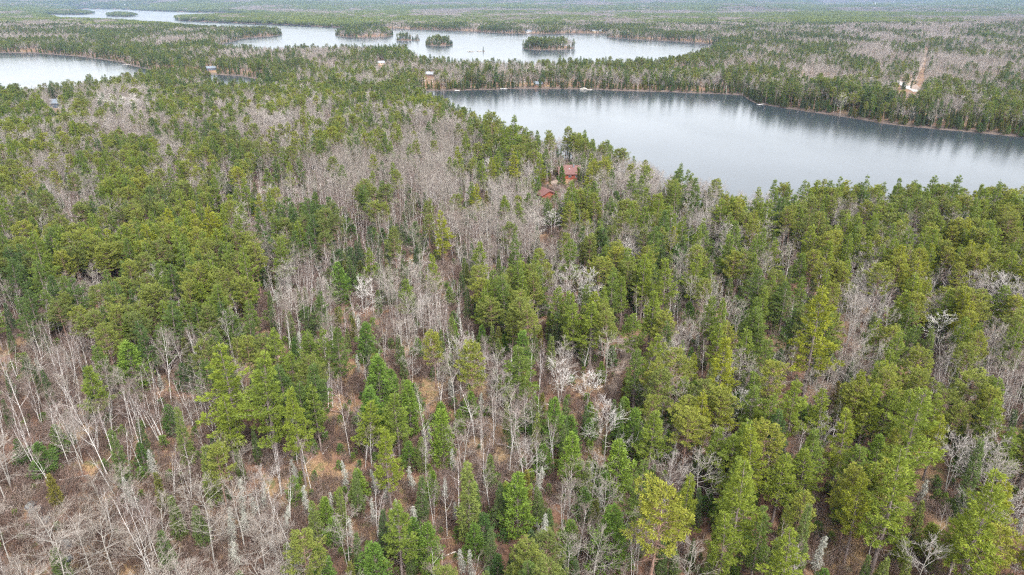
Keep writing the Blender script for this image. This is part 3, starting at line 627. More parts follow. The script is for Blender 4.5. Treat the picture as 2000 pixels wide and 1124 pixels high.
def mass(name, coll, X, Y, Z, vi, rot, sc, tint):
    """one object that carries a whole mass of plants nobody could count"""
    me = bpy.data.meshes.new(name); n = len(X)
    me.vertices.add(n); me.vertices.foreach_set('co', np.column_stack([X, Y, Z]).astype(np.float32).ravel())
    a = me.attributes.new('form', 'INT', 'POINT'); a.data.foreach_set('value', vi.astype(np.int32))
    a = me.attributes.new('turn', 'FLOAT_VECTOR', 'POINT'); a.data.foreach_set('vector', rot.astype(np.float32).ravel())
    a = me.attributes.new('size', 'FLOAT_VECTOR', 'POINT'); a.data.foreach_set('vector', sc.astype(np.float32).ravel())
    a = me.attributes.new('tint', 'FLOAT', 'POINT'); a.data.foreach_set('value', tint.astype(np.float32))
    o = bpy.data.objects.new(name, me); COL.objects.link(o); o['kind'] = 'stuff'
    g = bpy.data.node_groups.new(name + '_scatter', 'GeometryNodeTree')
    g.interface.new_socket('Geometry', in_out='INPUT', socket_type='NodeSocketGeometry'); g.interface.new_socket('Geometry', in_out='OUTPUT', socket_type='NodeSocketGeometry')
    gi = g.nodes.new('NodeGroupInput'); go = g.nodes.new('NodeGroupOutput')
    ci = g.nodes.new('GeometryNodeCollectionInfo'); ci.inputs[0].default_value = coll; ci.inputs[1].default_value = True; ci.inputs[2].default_value = True
    ip = g.nodes.new('GeometryNodeInstanceOnPoints'); ip.inputs['Pick Instance'].default_value = True
    def na(nm, ty):
        q = g.nodes.new('GeometryNodeInputNamedAttribute'); q.data_type = ty; q.inputs[0].default_value = nm
        return next(s_ for s_ in q.outputs if s_.enabled and s_.name == 'Attribute')
    g.links.new(gi.outputs[0], ip.inputs['Points']); g.links.new(ci.outputs[0], ip.inputs['Instance'])
    g.links.new(na('form', 'INT'), ip.inputs['Instance Index'])
    e = g.nodes.new('FunctionNodeEulerToRotation'); g.links.new(na('turn', 'FLOAT_VECTOR'), e.inputs[0]); g.links.new(e.outputs[0], ip.inputs['Rotation'])
    g.links.new(na('size', 'FLOAT_VECTOR'), ip.inputs['Scale']); g.links.new(ip.outputs[0], go.inputs[0])
    m = o.modifiers.new('scatter', 'NODES'); m.node_group = g
    return o

# ------------------------------------------------------------------ ground, water
def link(name, me, parent=None, kind=None):
    o = bpy.data.objects.new(name, me); COL.objects.link(o)
    if parent: o.parent = parent
    if kind: o['kind'] = kind
    return o
nA, nR = GX.shape
V = np.column_stack([GX.ravel(), GY.ravel(), GH.ravel()])
V = np.vstack([V, [[0, 0, float(GH[:, 0].mean())]]])
ii = np.arange(nA); jj = np.arange(nR - 1); I, J = np.meshgrid(ii, jj, indexing='ij'); I2 = (I + 1) % nA
F = np.stack([I * nR + J, I2 * nR + J, I2 * nR + J + 1, I * nR + J + 1], -1).reshape(-1, 4)[:, ::-1]
me = bpy.data.meshes.new('ground')
tri = np.array([[nA * nR, ((i + 1) % nA) * nR, i * nR] for i in range(nA)])
allL = np.concatenate([F.ravel(), tri.ravel()]).astype(np.int32)
me.vertices.add(len(V)); me.vertices.foreach_set('co', V.astype(np.float32).ravel())
me.loops.add(len(allL)); me.loops.foreach_set('vertex_index', allL)
npz = len(F) + len(tri); me.polygons.add(npz)
ls = np.concatenate([np.arange(len(F)) * 4, len(F) * 4 + np.arange(len(tri)) * 3]).astype(np.int32)
me.polygons.foreach_set('loop_start', ls); me.polygons.foreach_set('loop_total', np.concatenate([np.full(len(F), 4), np.full(len(tri), 3)]).astype(np.int32))
me.update(calc_edges=True); me.polygons.foreach_set('use_smooth', np.ones(npz, bool))
# cleared soil and grass as a property of the ground itself
gpx, gpy = proj(V[:, 0], V[:, 1], V[:, 2])
tt = type_at(gpx, gpy); opn = np.zeros(len(gpx))
opn = np.where((gpx < -50) | (gpx > 2050) | (gpy > 1200), 0, opn)
for x, y, a, b in CLEAR[:4]:
    opn = np.maximum(opn, np.clip(1.4 - ((gpx - x) / a) ** 2 - ((gpy - y) / b) ** 2, 0, 1))
at = me.attributes.new('cleared', 'FLOAT', 'POINT'); at.data.foreach_set('value', opn.astype(np.float32))
gm, t, b = mat('forest_floor', .95)
geo = t.nodes.new('ShaderNodeNewGeometry'); pos = geo.outputs['Position']
n1 = noise(t, .09, 5, pos); n2 = noise(t, 1.3, 6, pos, .7); n3 = noise(t, 5.5, 3, pos, .7); n4 = noise(t, .35, 4, pos)
litter = ramp(t, n2.outputs[0], [(.28, (.040, .028, .022)), (.45, (.130, .068, .043)), (.6, (.175, .100, .066)), (.75, (.25, .18, .125))]).outputs[0]
straw = ramp(t, n3.outputs[0], [(.3, (.13, .085, .045)), (.7, (.31, .22, .115))]).outputs[0]
moss = ramp(t, n2.outputs[0], [(.3, (.045, .060, .020)), (.7, (.13, .13, .045))]).outputs[0]
f1 = ramp(t, n1.outputs[0], [(.48, (0, 0, 0)), (.62, (.8, .8, .8))]).outputs[0]
c = mixc(t, f1, litter, straw)
f2 = ramp(t, n4.outputs[0], [(.56, (0, 0, 0)), (.66, (.8, .8, .8))]).outputs[0]
c = mixc(t, f2, c, moss)
ca = t.nodes.new('ShaderNodeAttribute'); ca.attribute_name = 'cleared'
c = mixc(t, math_(t, 'MULTIPLY', ca.outputs['Fac'], ramp(t, n4.outputs[0], [(.3, (.45,) * 3), (.6, (.95,) * 3)]).outputs[0]), c, ramp(t, n2.outputs[0], [(.3, (.13, .070, .042)), (.55, (.24, .145, .085)), (.8, (.36, .26, .17))]).outputs[0])
sx = t.nodes.new('ShaderNodeSeparateXYZ'); t.links.new(pos, sx.inputs[0])
rockc = ramp(t, n2.outputs[0], [(.3, (.03, .026, .024)), (.7, (.125, .098, .084))]).outputs[0]
fz = ramp(t, sx.outputs[2], [(.0, (1, 1, 1)), (.5, (.9, .9, .9)), (1.0, (.75, .75, .75))]).outputs[0]
fz2 = t.nodes.new('ShaderNodeMapRange'); fz2.inputs['From Min'].default_value = 1.0; fz2.inputs['From Max'].default_value = 2.2; fz2.inputs['To Min'].default_value = .85; fz2.inputs['To Max'].default_value = 0
t.links.new(sx.outputs[2], fz2.inputs['Value'])
c = mixc(t, fz2.outputs[0], c, rockc)
t.links.new(c, b.inputs['Base Color'])
bp = t.nodes.new('ShaderNodeBump'); bp.inputs['Strength'].default_value = .6; bp.inputs['Distance'].default_value = .25; t.links.new(n2.outputs[0], bp.inputs['Height']); t.links.new(bp.outputs[0], b.inputs['Normal'])
me.materials.append(gm); link('ground', me, kind='structure')

wm, t, b = mat('lake_water', .08)
b.inputs['Base Color'].default_value = (.022, .029, .035, 1); b.inputs['IOR'].default_value = 1.33; b.inputs['Specular IOR Level'].default_value = .5
geo = t.nodes.new('ShaderNodeNewGeometry')
mp = t.nodes.new('ShaderNodeMapping'); mp.inputs['Scale'].default_value = (1, .55, 1); mp.inputs['Rotation'].default_value = (0, 0, R(20)); t.links.new(geo.outputs['Position'], mp.inputs[0])
w1 = noise(t, .55, 4, mp.outputs[0], .6); w2 = noise(t, .018, 3, mp.outputs[0], .5)
bp = t.nodes.new('ShaderNodeBump'); bp.inputs['Strength'].default_value = .5; bp.inputs['Distance'].default_value = .12
t.links.new(w1.outputs[0], bp.inputs['Height']); t.links.new(bp.outputs[0], b.inputs['Normal'])
rr_ = ramp(t, w2.outputs[0], [(.35, (.12,) * 3), (.65, (.17,) * 3)]); t.links.new(rr_.outputs[0], b.inputs['Roughness'])
me = bpy.data.meshes.new('lake_water'); q = 18000
me.from_pydata([(-q, -q, 0), (q, -q, 0), (q, q, 0), (-q, q, 0)], [], [(0, 1, 2, 3)]); me.materials.append(wm)
link('lake_water', me, kind='structure')

# ------------------------------------------------------------------ which trees stand alone, which belong to a mass
K = ALL[:, 0].astype(int); X, Y, Z, H, WF, TI, HE = (ALL[:, i] for i in range(1, 8))
n = len(K)
vi = np.array([rng.randint(FORMS[k][1]) for k in K]); yaw = rng.uniform(0, 6.283, n)
tilt = np.where((K == 5), rng.normal(0, .075, n), np.where((K == 6) | (K == 7), rng.normal(0, .05, n), rng.normal(0, .018, n))); tilt2 = tilt * rng.uniform(-1, 1, n)
h0 = np.array([f[2] for f in FORMS])[K]; scz = H / h0
scx = scz * WF * np.array([1.16, 1.15, 1.12, 1.0, 1.0, .95, 1.05, 1.])[K] * np.where(HE > 0, .9, 1)
SC = np.column_stack([scx, scx, scz]); RO = np.column_stack([tilt, tilt2, yaw])
dist = np.sqrt(X * X + Y * Y + (CAM_H - Z) ** 2)
cpx, cpy = proj(X, Y, Z + H * .5); tpx, tpy = proj(X, Y, Z + H)
inv = (cpx > 5) & (cpx < 1995) & (tpy < 1105) & (cpy > 0)
score = H / dist * inv + HE * 10 * inv
LIM = [300, 300, 260, 300, 220, 300, 300, 200]
single = np.zeros(n, bool)
for k in range(8):
    idx = np.where((K == k) & inv)[0]; idx = idx[np.argsort(-score[idx])][:LIM[k]]; single[idx] = True
MN = ['white_pine_woods', 'red_pine_woods', 'young_pine_thicket', 'fir_woods', 'cedar_thicket', 'birch_woods', 'aspen_woods', 'dead_spruce_stand']
for k in range(8):
    m_ = (K == k) & ~single & (dist > 420)
    if k in FCF:
        mass(MN[k] + '_beyond', FCF[k], X[m_], Y[m_], Z[m_] - .1, vi[m_], RO[m_], SC[m_], TI[m_])
        m_ = (K == k) & ~single & (dist <= 420)
    else: m_ = (K == k) & ~single
    if m_.any(): mass(MN[k], FC[k], X[m_], Y[m_], Z[m_] - .1, vi[m_], RO[m_], SC[m_], TI[m_])
print('trees', n, 'single', single.sum(), 'per kind', [(KINDS[k], int(((K == k)).sum())) for k in range(8)])

# far woods beyond 2.6 km: clumps of trees
cf = bpy.data.collections.new('far_clumps')
def clump(nm, idx, nn, rad, hs_, seed, P, B_):
    rs = np.random.RandomState(seed); C = PB()
    for _ in range(nn):
        a = rs.uniform(0, 6.28); r = rad * math.sqrt(rs.rand()); c = np.array([r * math.cos(a), r * math.sin(a), 0]); h = rs.uniform(*hs_) * .8
        con = rs.rand() < P
        m = 26
        tz = rs.uniform(.25, 1, m); rr2 = (1 - tz) ** .6 * h * .22 + .3; aa = rs.uniform(0, 6.28, m)
        cen = c + np.column_stack([rr2 * np.cos(aa), rr2 * np.sin(aa), tz * h])
        if con: C.tufts(cen, np.column_stack([np.cos(aa), np.sin(aa), np.full(m, .5)]), 2.2, .75, 2, 0, rs, .5)
        else:
            cen2 = c + np.column_stack([h * .2 * rs.normal(0, .6, m), h * .2 * rs.normal(0, .6, m), h * rs.uniform(.1, .9, m)])
            C.tufts(cen2, np.column_stack([np.cos(aa) * .3, np.sin(aa) * .3, np.full(m, 1.)]), 3.6, .28, 3, 1, rs, .3)
    o = bpy.data.objects.new('%s_%d' % (nm, idx), C.build(nm, [M['fir'] if B_ else M['rp'], M['atwig']])); cf.objects.link(o)
for i in range(3): clump('clump_a', i, 26, 15, (11, 17), 300 + i, .97, 0)
for i in range(3): clump('clump_b', i, 30, 15, (9, 14), 310 + i, .06, 1)
fx_, fy_ = [], []
for s_, a_, b_ in ((19, 2600, 5000), (30, 5000, 8000), (44, 8000, 13800)):
    p, q = grid_pts(s_, a_, b_); fx_.append(p); fy_.append(q)
FX = np.concatenate(fx_); FY = np.concatenate(fy_); FZ = gsample(GH, FX, FY)
bx, by = proj(FX, FY, FZ); kk = (FZ > .6) & (bx > -150) & (bx < 2150) & (by > -60)
FX, FY, FZ, bx, by = FX[kk], FY[kk], FZ[kk], bx[kk], by[kk]
ft = type_at(bx, by - 2); pn = fbm(FX / 420, FY / 800, 71); pn2 = fbm(FX / 90, FY / 130, 73)
pc = np.where(ft == CODE['B'], .30, .62) + (pn - .5) * 3.0 + (pn2 - .5) * .7
pc = np.where(gsample(sdl, FX, FY) < 90, .95, pc)
isP = rng.rand(len(FX)) < pc
fr = np.hypot(FX, FY); fs = np.where(fr > 8000, 1.9, np.where(fr > 5000, 1.4, 1.0)) * rng.uniform(.85, 1.2, len(FX))
mass('distant_woods', cf, FX, FY, FZ - 1, np.where(isP, rng.randint(0, 3, len(FX)), rng.randint(3, 6, len(FX))), np.column_stack([FX * 0, FX * 0, rng.uniform(0, 6.28, len(FX))]),
     np.column_stack([fs, fs, rng.uniform(.85, 1.25, len(FX))]), np.clip(rng.normal(.15, .15, len(FX)) + (pn - .5) * .5, 0, 1))

# ------------------------------------------------------------------ undergrowth
cu = bpy.data.collections.new('undergrowth_forms')
for i in range(4):
    rs = np.random.RandomState(500 + i); C = PB(); P0, P1 = [], []
    for _ in range(26):
        a = rs.uniform(0, 6.28); r = rs.uniform(0, .8); h = rs.uniform(.5, 1.7); p = np.array([r * math.cos(a), r * math.sin(a), 0]); e = p + np.array([rs.normal(0, .25), rs.normal(0, .25), h]); P0.append(p); P1.append(e)
        for _ in range(2):
            f = rs.uniform(.4, .9); q_ = p + (e - p) * f; P0.append(q_); P1.append(q_ + rs.normal(0, .22, 3) + np.array([0, 0, .25]))
    C.segs(P0, P1, .016, .009, 0, 3, rs=rs)
    o = bpy.data.objects.new('undergrowth_%d' % i, C.build('brush', [M['shrub'], M['shrub']])); cu.objects.link(o)
cg = bpy.data.collections.new('grass_forms')
for i in range(3):
    rs = np.random.RandomState(520 + i); C = PB(); cen = np.column_stack([rs.normal(0, .5, 50), rs.normal(0, .5, 50), np.zeros(50)])
    C.tufts(cen, np.tile([0, 0, 1.], (50, 1)), .38, .02, 3, 0, rs, .45)
    o = bpy.data.objects.new('grass_%d' % i, C.build('grass_tuft', [M['grass']])); cg.objects.link(o)
cs = bpy.data.collections.new('seedling_forms')
for i in range(3):
    rs = np.random.RandomState(540 + i)
    T, C, _, _ = conifer(rs, 1.8, .1, lambda t: .75 * (1 - t) ** .7 + .08, .24, 5, lambda t: .3 + .5 * t, 'yp', .5, rad=.03, blades=5, tl=.24, tw=.04, up=.6, dens=6, amp=.05)
    o = bpy.data.objects.new('seedling_%d' % i, C.build('seedling', [M['seed'], M['bark_pine']])); cs.objects.link(o)
def low(s_, r0, r1, probs, coll, name, nf, lo, hi, tl_, seed):
    X_, Y_ = grid_pts(s_, r0, r1); Z_ = gsample(GH, X_, Y_); bx, by = proj(X_, Y_, Z_)
    k = (Z_ > .5) & (bx > -150) & (bx < 2150) & (by < 1300)
    X_, Y_, Z_, bx, by = X_[k], Y_[k], Z_[k], bx[k], by[k]
    T_ = type_at(bx, by); p_ = np.zeros(len(X_))
    for c_, v_ in probs.items(): p_[T_ == CODE.get(c_, -1)] = v_
    p_ = np.where(p_ == 0, probs['*'], p_) * np.clip(fbm(X_ / 9, Y_ / 9, seed) * 3 - .6, .1, 1.7)
    k = (rng.rand(len(X_)) < p_) & ~clear_mask(bx, by, 7); X_, Y_, Z_ = X_[k], Y_[k], Z_[k]
    s2 = rng.uniform(lo, hi, len(X_))
    mass(name, coll, X_, Y_, Z_, rng.randint(0, nf, len(X_)), np.column_stack([X_ * 0, X_ * 0, rng.uniform(0, 6.28, len(X_))]), np.column_stack([s2, s2, s2]), np.clip(tl_ + rng.normal(0, .25, len(X_)), 0, 1))
low(1.15, 60, 460, {'R': .95, 'A': .95, 'm': .8, 'B': .8, 'Y': .6, 'O': .45, 'S': .6, '*': .35}, cu, 'undergrowth', 4, .7, 1.9, .45, 81)
low(1.2, 60, 300, {'O': .5, 'S': .3, 'A': .12, '*': .08}, cg, 'dry_grass', 3, .7, 1.3, .5, 83)
low(2.2, 60, 460, {'Y': .35, 'm': .3, 'O': .18, 'R': .16, 'S': .2, 'W': .25, '*': .12}, cs, 'conifer_seedlings', 3, .5, 1.6, .5, 85)

# ------------------------------------------------------------------ single trees
GROUPS = {'white_pine': 'white pines of the near woods', 'red_pine': 'red pines of the near woods', 'young_pine': 'young pines of the near woods', 'balsam_fir': 'firs of the near woods',
          'cedar_tree': 'cedars of the near woods', 'birch_tree': 'bare birches of the near woods', 'aspen_tree': 'bare aspens of the near woods', 'dead_spruce': 'dead lichen-grey spruces'}
CATS = {'white_pine': 'pine tree', 'red_pine': 'pine tree', 'young_pine': 'pine tree', 'balsam_fir': 'fir tree', 'cedar_tree': 'cedar tree', 'birch_tree': 'birch tree', 'aspen_tree': 'aspen tree', 'dead_spruce': 'dead tree'}
LAND = [  # phrase, picture x, y
 ('the red cabin', 1112, 335), ('the low red garage', 1066, 374), ('the moss-topped boulder', 1790, 890), ('the round white clearing aspen', 1824, 650), ('the two spreading white aspens', 1118, 750),
 ('the tall feathery pine', 866, 465), ('the earth track', 1222, 680), ('the ragged white aspen', 720, 590), ('the golden-tipped pine', 1345, 790), ('the rust-red boulder', 500, 645),
 ('the dark bare-trunked pine', 1262, 1040), ('the dead spruce glade', 640, 900), ('the grey rock outcrop', 95, 1030), ('the white forked birch', 335, 715), ('the broad bushy pine', 745, 730),
 ('the twin white birch stems', 1822, 760), ('the lone lakeside pine', 1324, 350), ('the bare-legged pine', 500, 560), ('the golden mid-wood pine', 1308, 475), ('the white aspen clump', 1060, 435),
 ('the flat-topped leaning pine', 200, 770), ('the bushy pine among birches', 270, 710), ('the big lower-slope aspen', 1180, 840), ('the narrow fir pair', 375, 860), ('the cone-shaped fir', 422, 930),
 ('the large layered pine', 1560, 680), ('the ashen spreading crown', 1660, 765), ('the pink-twigged birch', 995, 860), ('the thick left pinewood', 410, 420), ('the grey aspen among pines', 258, 465),
 ('the forest edge by the lake', 1700, 360), ('the pale tree fringe', 1660, 450), ('the grey hillside thicket', 720, 310), ('the birch-stem stand', 560, 350), ('the reddish thicket', 100, 380),
 ('the far white aspen stand', 235, 205), ('the red needle floor gap', 1555, 960), ('the dark fir group', 700, 1080), ('the lowest pine pair', 1000, 1000), ('the lower green hollow', 1420, 1010),
 ('the crowded pine corner', 1850, 1030), ('the thin grey-twigged wood', 250, 1050), ('the left brown slope', 60, 760), ('the open pine rows', 260, 600), ('the right lakeside pines', 1900, 480),
 ('the pale crown among pines', 1935, 580), ('the middle birch wood', 780, 450), ('the white-stemmed row', 1170, 390), ('the mixed wood', 1000, 580), ('the cedar patch', 1540, 460),
]
ORD = ['', 'first', 'second', 'third', 'fourth', 'fifth', 'sixth', 'seventh', 'eighth', 'ninth', 'tenth', 'eleventh', 'twelfth', 'thirteenth', 'fourteenth', 'fifteenth', 'sixteenth', 'seventeenth', 'eighteenth', 'nineteenth', 'twentieth']
def ordn(i):
    if i < len(ORD): return ORD[i]
    tens = {2: 'twenty', 3: 'thirty', 4: 'forty', 5: 'fifty', 6: 'sixty'}[min(i // 10, 6)]
    return tens + '-' + ORD[i % 10] if i % 10 else tens[:-1] + 'ieth'
LP = np.array([(a, b_) for _, a, b_ in LAND], float)
def labels_for(px, py, short, adjs):
    """adj kind, nth of its kind in a direction from a landmark"""
    d = np.hypot((LP[None, :, 0] - px[:, None]), (LP[None, :, 1] - py[:, None]) * 1.3); li = d.argmin(1); dd = d.min(1)
    dx = px - LP[li, 0]; dy = (py - LP[li, 1]) * 1.3
    ang = np.degrees(np.arctan2(dy, dx)); sec = ((ang + 22.5) // 45).astype(int) % 8
    DIRS = ['right of', 'before, right of', 'in front of', 'before, left of', 'left of', 'behind, left of', 'behind', 'behind, right of']
    out = [None] * len(px); cells = {}
    for i in np.argsort(dd): cells.setdefault((li[i], sec[i]), []).append(i)
    for (l, s1), ids in cells.items():
        for j, i in enumerate(ids, 1): out[i] = '%s %s, %s %s %s %s' % (adjs[i], short, ordn(j), short.split()[-1], DIRS[s1], LAND[l][0])
    return out
def adj(kn, h, t):
    size = 'tall' if h > {'white_pine': 20, 'red_pine': 18, 'young_pine': 8.5, 'balsam_fir': 11, 'cedar_tree': 9.5, 'birch_tree': 13, 'aspen_tree': 14, 'dead_spruce': 6}[kn] else 'small' if h < {'white_pine': 17, 'red_pine': 16, 'young_pine': 6, 'balsam_fir': 8.5, 'cedar_tree': 8, 'birch_tree': 11.5, 'aspen_tree': 12.5, 'dead_spruce': 4.8}[kn] else ''
    if kn in ('birch_tree',): c_ = 'pale' if t > .7 else 'pinkish'
    elif kn == 'aspen_tree': c_ = 'white' if t > .75 else 'grey'
    elif kn == 'dead_spruce': c_ = 'lichen-grey'
    else: c_ = 'yellow-green' if t > .75 else 'dark green' if t < .35 else 'green'
    return (size + ' ' + c_).strip()
SHORT = {'white_pine': 'white pine', 'red_pine': 'red pine', 'young_pine': 'young pine', 'balsam_fir': 'narrow fir', 'cedar_tree': 'dense cedar', 'birch_tree': 'bare birch', 'aspen_tree': 'bare aspen', 'dead_spruce': 'dead spruce'}
for k in range(8):
    idx = np.where(single & (K == k))[0]; kn = KINDS[k]
    labs = labels_for(cpx[idx], cpy[idx], SHORT[kn], [adj(kn, H[i], TI[i]) for i in idx])
    for i, lb in zip(idx, labs):
        e = bpy.data.objects.new(kn, None); e.empty_display_size = .5
        e.location = (X[i], Y[i], Z[i] - .1); e.rotation_euler = RO[i]; e.scale = SC[i]
        e['label'] = lb; e['category'] = CATS[kn]; e['group'] = GROUPS[kn]; COL.objects.link(e)
        tm_, cm_ = PROTO[k][vi[i]]
        for nm, md in (('trunk', tm_), ('crown', cm_)):
            c_ = bpy.data.objects.new(nm, md); c_.parent = e; c_['tint'] = float(TI[i]); COL.objects.link(c_)


# ------------------------------------------------------------------ air
def box_mesh(name, x0, x1, y0, y1, z0, z1):
    me = bpy.data.meshes.new(name)
    v = [(x, y, z) for z in (z0, z1) for x, y in ((x0, y0), (x1, y0), (x1, y1), (x0, y1))]
    me.from_pydata(v, [], [(3, 2, 1, 0), (4, 5, 6, 7), (0, 1, 5, 4), (1, 2, 6, 5), (2, 3, 7, 6), (3, 0, 4, 7)]); return me
hm = bpy.data.materials.new('haze'); hm.use_nodes = True; hm.node_tree.nodes.clear()
vo = hm.node_tree.nodes.new('ShaderNodeVolumePrincipled'); vo.inputs['Color'].default_value = (.30, .44, .68, 1); vo.inputs['Density'].default_value = 5.2e-5; vo.inputs['Anisotropy'].default_value = .1
ho = hm.node_tree.nodes.new('ShaderNodeOutputMaterial'); hm.node_tree.links.new(vo.outputs[0], ho.inputs['Volume'])
me = box_mesh('haze', -18100, 18100, -18100, 18100, -4.5, 215); me.materials.append(hm); link('haze', me, kind='stuff')


# ------------------------------------------------------------------ buildings, docks, rocks, logs
def flat(name, col, rough=.7, var=.25, sc=3.0):
    m, t, b = mat(name, rough)
    tc = t.nodes.new('ShaderNodeTexCoord'); n_ = noise(t, sc, 4, tc.outputs['Object'])
    a = tuple(v * (1 - var) for v in col); c_ = tuple(min(1, v * (1 + var)) for v in col)
    t.links.new(ramp(t, n_.outputs[0], [(.3, a), (.7, c_)]).outputs[0], b.inputs['Base Color']); return m
D = dict(log=flat('stained_logs', (.21, .056, .032)), redroof=flat('brown_red_roof', (.12, .058, .052), .7), white=flat('white_paint', (.34, .34, .34), .5, .06), grey=flat('grey_roof', (.12, .14, .165), .6),
         paler=flat('pale_roof', (.22, .23, .25), .5, .15), tan=flat('tan_siding', (.42, .33, .24)), blue=flat('slate_blue_siding', (.07, .09, .12)), brown=flat('brown_siding', (.14, .085, .06)),
         glass=flat('window_glass', (.04, .05, .06), .15), door=flat('door_paint', (.12, .035, .02)), plank=flat('dock_planks', (.52, .50, .47)), trim=flat('trim_boards', (.30, .11, .05)),
         gravel=flat('gravel', (.30, .285, .27), .9, .15, 1.0), dirt=flat('track_earth', (.19, .145, .115), .95, .3, .8), rock=flat('grey_rock', (.27, .26, .26), .9, .45, .9), red=flat('red_rock', (.34, .16, .11), .9, .4, 1.5),
         steel=flat('galvanised_steel', (.6, .6, .6), .4), log2=flat('bleached_wood', (.47, .43, .39), .85, .3), log3=flat('decayed_wood', (.20, .15, .12), .9, .4))
def mesh_of(name, vs, fs, m):
    me = bpy.data.meshes.new(name); me.from_pydata([tuple(v) for v in vs], [], fs); me.materials.append(m); me.update(); return me
def box(name, x0, x1, y0, y1, z0, z1, m, parent):
    me = box_mesh(name, x0, x1, y0, y1, z0, z1); me.materials.append(m); return link(name, me, parent)
def gable(name, wdt, dep, z0, z1, m, parent, ov=.5, th=.22, c0=(0, 0)):
    """roof of two slabs, ridge along local x, centred"""
    w2 = wdt / 2 + ov; d2 = dep / 2 + ov; k = (z1 - z0) / (dep / 2); ze = z0 - ov * k
    vs = []
    for x in (-w2, w2):
        vs += [(x, -d2, ze), (x, 0, z1), (x, d2, ze), (x, d2, ze + th), (x, 0, z1 + th), (x, -d2, ze + th)]
    vs = [(x + c0[0], y + c0[1], z) for x, y, z in vs]
    fs = [(0, 1, 4, 5), (1, 2, 3, 4), (6, 11, 10, 7), (7, 10, 9, 8), (0, 6, 7, 1), (1, 7, 8, 2), (5, 4, 10, 11), (4, 3, 9, 10), (0, 5, 11, 6), (2, 8, 9, 3)]
    return link(name, mesh_of(name, vs, fs, m), parent)
def walls(wdt, dep, h, hr, m, parent):
    a, b_ = wdt / 2, dep / 2
    vs = [(-a, -b_, -1.2), (a, -b_, -1.2), (a, b_, -1.2), (-a, b_, -1.2), (-a, -b_, h), (a, -b_, h), (a, b_, h), (-a, b_, h), (-a, 0, hr - .04), (a, 0, hr - .04)]
    fs = [(0, 1, 5, 4), (1, 2, 6, 9, 5), (2, 3, 7, 6), (3, 0, 4, 8, 7), (4, 5, 9, 8), (6, 7, 8, 9), (3, 2, 1, 0)]
    return link('wall', mesh_of('wall', vs, fs, m), parent)
def opening(kind, x, y, z, w_, h_, face, parent, fm, pm):
    """window or door: frame proud of the wall, pane proud of the frame"""
    ax = 0 if face in ('-y', '+y') else 1; sg = -1 if face[0] == '-' else 1
    def bb(nm, w2, h2, t0, t1, m, par):
        if ax == 0: return box(nm, x - w2, x + w2, min(y + sg * t0, y + sg * t1), max(y + sg * t0, y + sg * t1), z - h2, z + h2, m, par)
        return box(nm, min(x + sg * t0, x + sg * t1), max(x + sg * t0, x + sg * t1), y - w2, y + w2, z - h2, z + h2, m, par)
    f = bb(kind, w_ / 2, h_ / 2, -.05, .07, fm, parent)
    if kind == 'window': bb('pane', w_ / 2 - .09, h_ / 2 - .09, .05, .085, pm, f)
    else: bb('door_panel', w_ / 2 - .08, h_ / 2 - .08, .05, .10, pm, f)
def root(name, px, py, yaw, label, cat, group=None, z=None):
    x, y, zz = ground_at(px, py); e = bpy.data.objects.new(name, None); e.empty_display_size = 2
    e.location = (x, y, zz if z is None else z); e.rotation_euler = (0, 0, yaw - math.atan2(x, y)); e['label'] = label; e['category'] = cat
    if group: e['group'] = group
    COL.objects.link(e); return e
def house(name, px, py, wdt, dep, h, rise, yaw, wm_, rm, label, cat='house', group=None, nw=2, chimney=True, door=True):
    e = root(name, px, py, yaw, label, cat, group)
    walls(wdt, dep, h, h + rise, wm_, e); gable('roof', wdt, dep, h + .03, h + rise + .03, rm, e)
    for i in range(nw):
        x = wdt * ((i + .5) / nw - .5) * (.8 if not door else 1.0)
        if door and i == 0: opening('door', x, -dep / 2, 1.05, 1.1, 2.1, '-y', e, D['trim'], D['door'])
        else: opening('window', x, -dep / 2, 1.6, 1.3, 1.1, '-y', e, D['white'], D['glass'])
    for s_ in (-1, 1): opening('window', s_ * wdt / 2, 0, 1.7, 1.2, 1.1, '-x' if s_ < 0 else '+x', e, D['white'], D['glass'])
    if chimney: box('chimney', wdt * .18, wdt * .18 + .6, -dep * .12, -dep * .12 + .6, h + rise * .6, h + rise + .9, D['grey'], e)
    return e
cab = house('log_cabin', 1111, 347, 10.6, 9.0, 2.9, 3.1, R(6), D['log'], D['redroof'], 'red log cabin with a brown-red roof in a clearing by the lake', 'cabin', nw=3)
gable('roof_wing', 5.2, 3.4, 4.6, 6.4, D['redroof'], cab, .3, .2, (0, 0)); wing = cab.children[-1]
wing.rotation_euler = (0, 0, R(90)); wing.location = (3.0, 2.6, 0.2)
box('wing_wall', 1.4, 4.6, 1.5, 5.0, 2.0, 4.6, D['log'], cab)
box('roof_vent', -.3, .3, -2.2, -1.6, 4.2, 5.2, D['white'], cab)
box('porch_deck', 4.7, 6.6, -4.4, 2.0, -.6, .35, D['plank'], cab)
gar = root('garage', 1064, 386, R(28), 'low red timber garage with a gable door below the cabin', 'garage')
walls(8.6, 7.4, 2.3, 4.0, D['log'], gar); gable('roof', 8.6, 7.4, 2.33, 4.03, D['redroof'], gar, .7)
for c_ in gar.children: c_.rotation_euler = (0, 0, R(-90))
dd_ = box('garage_door', -1.5, 1.5, -4.42, -4.30, 0, 2.15, D['trim'], gar)
for i in range(4): box('panel', -1.42, 1.42, -4.47, -4.42, .06 + i * .53, .54 + i * .53, D['log'], dd_)
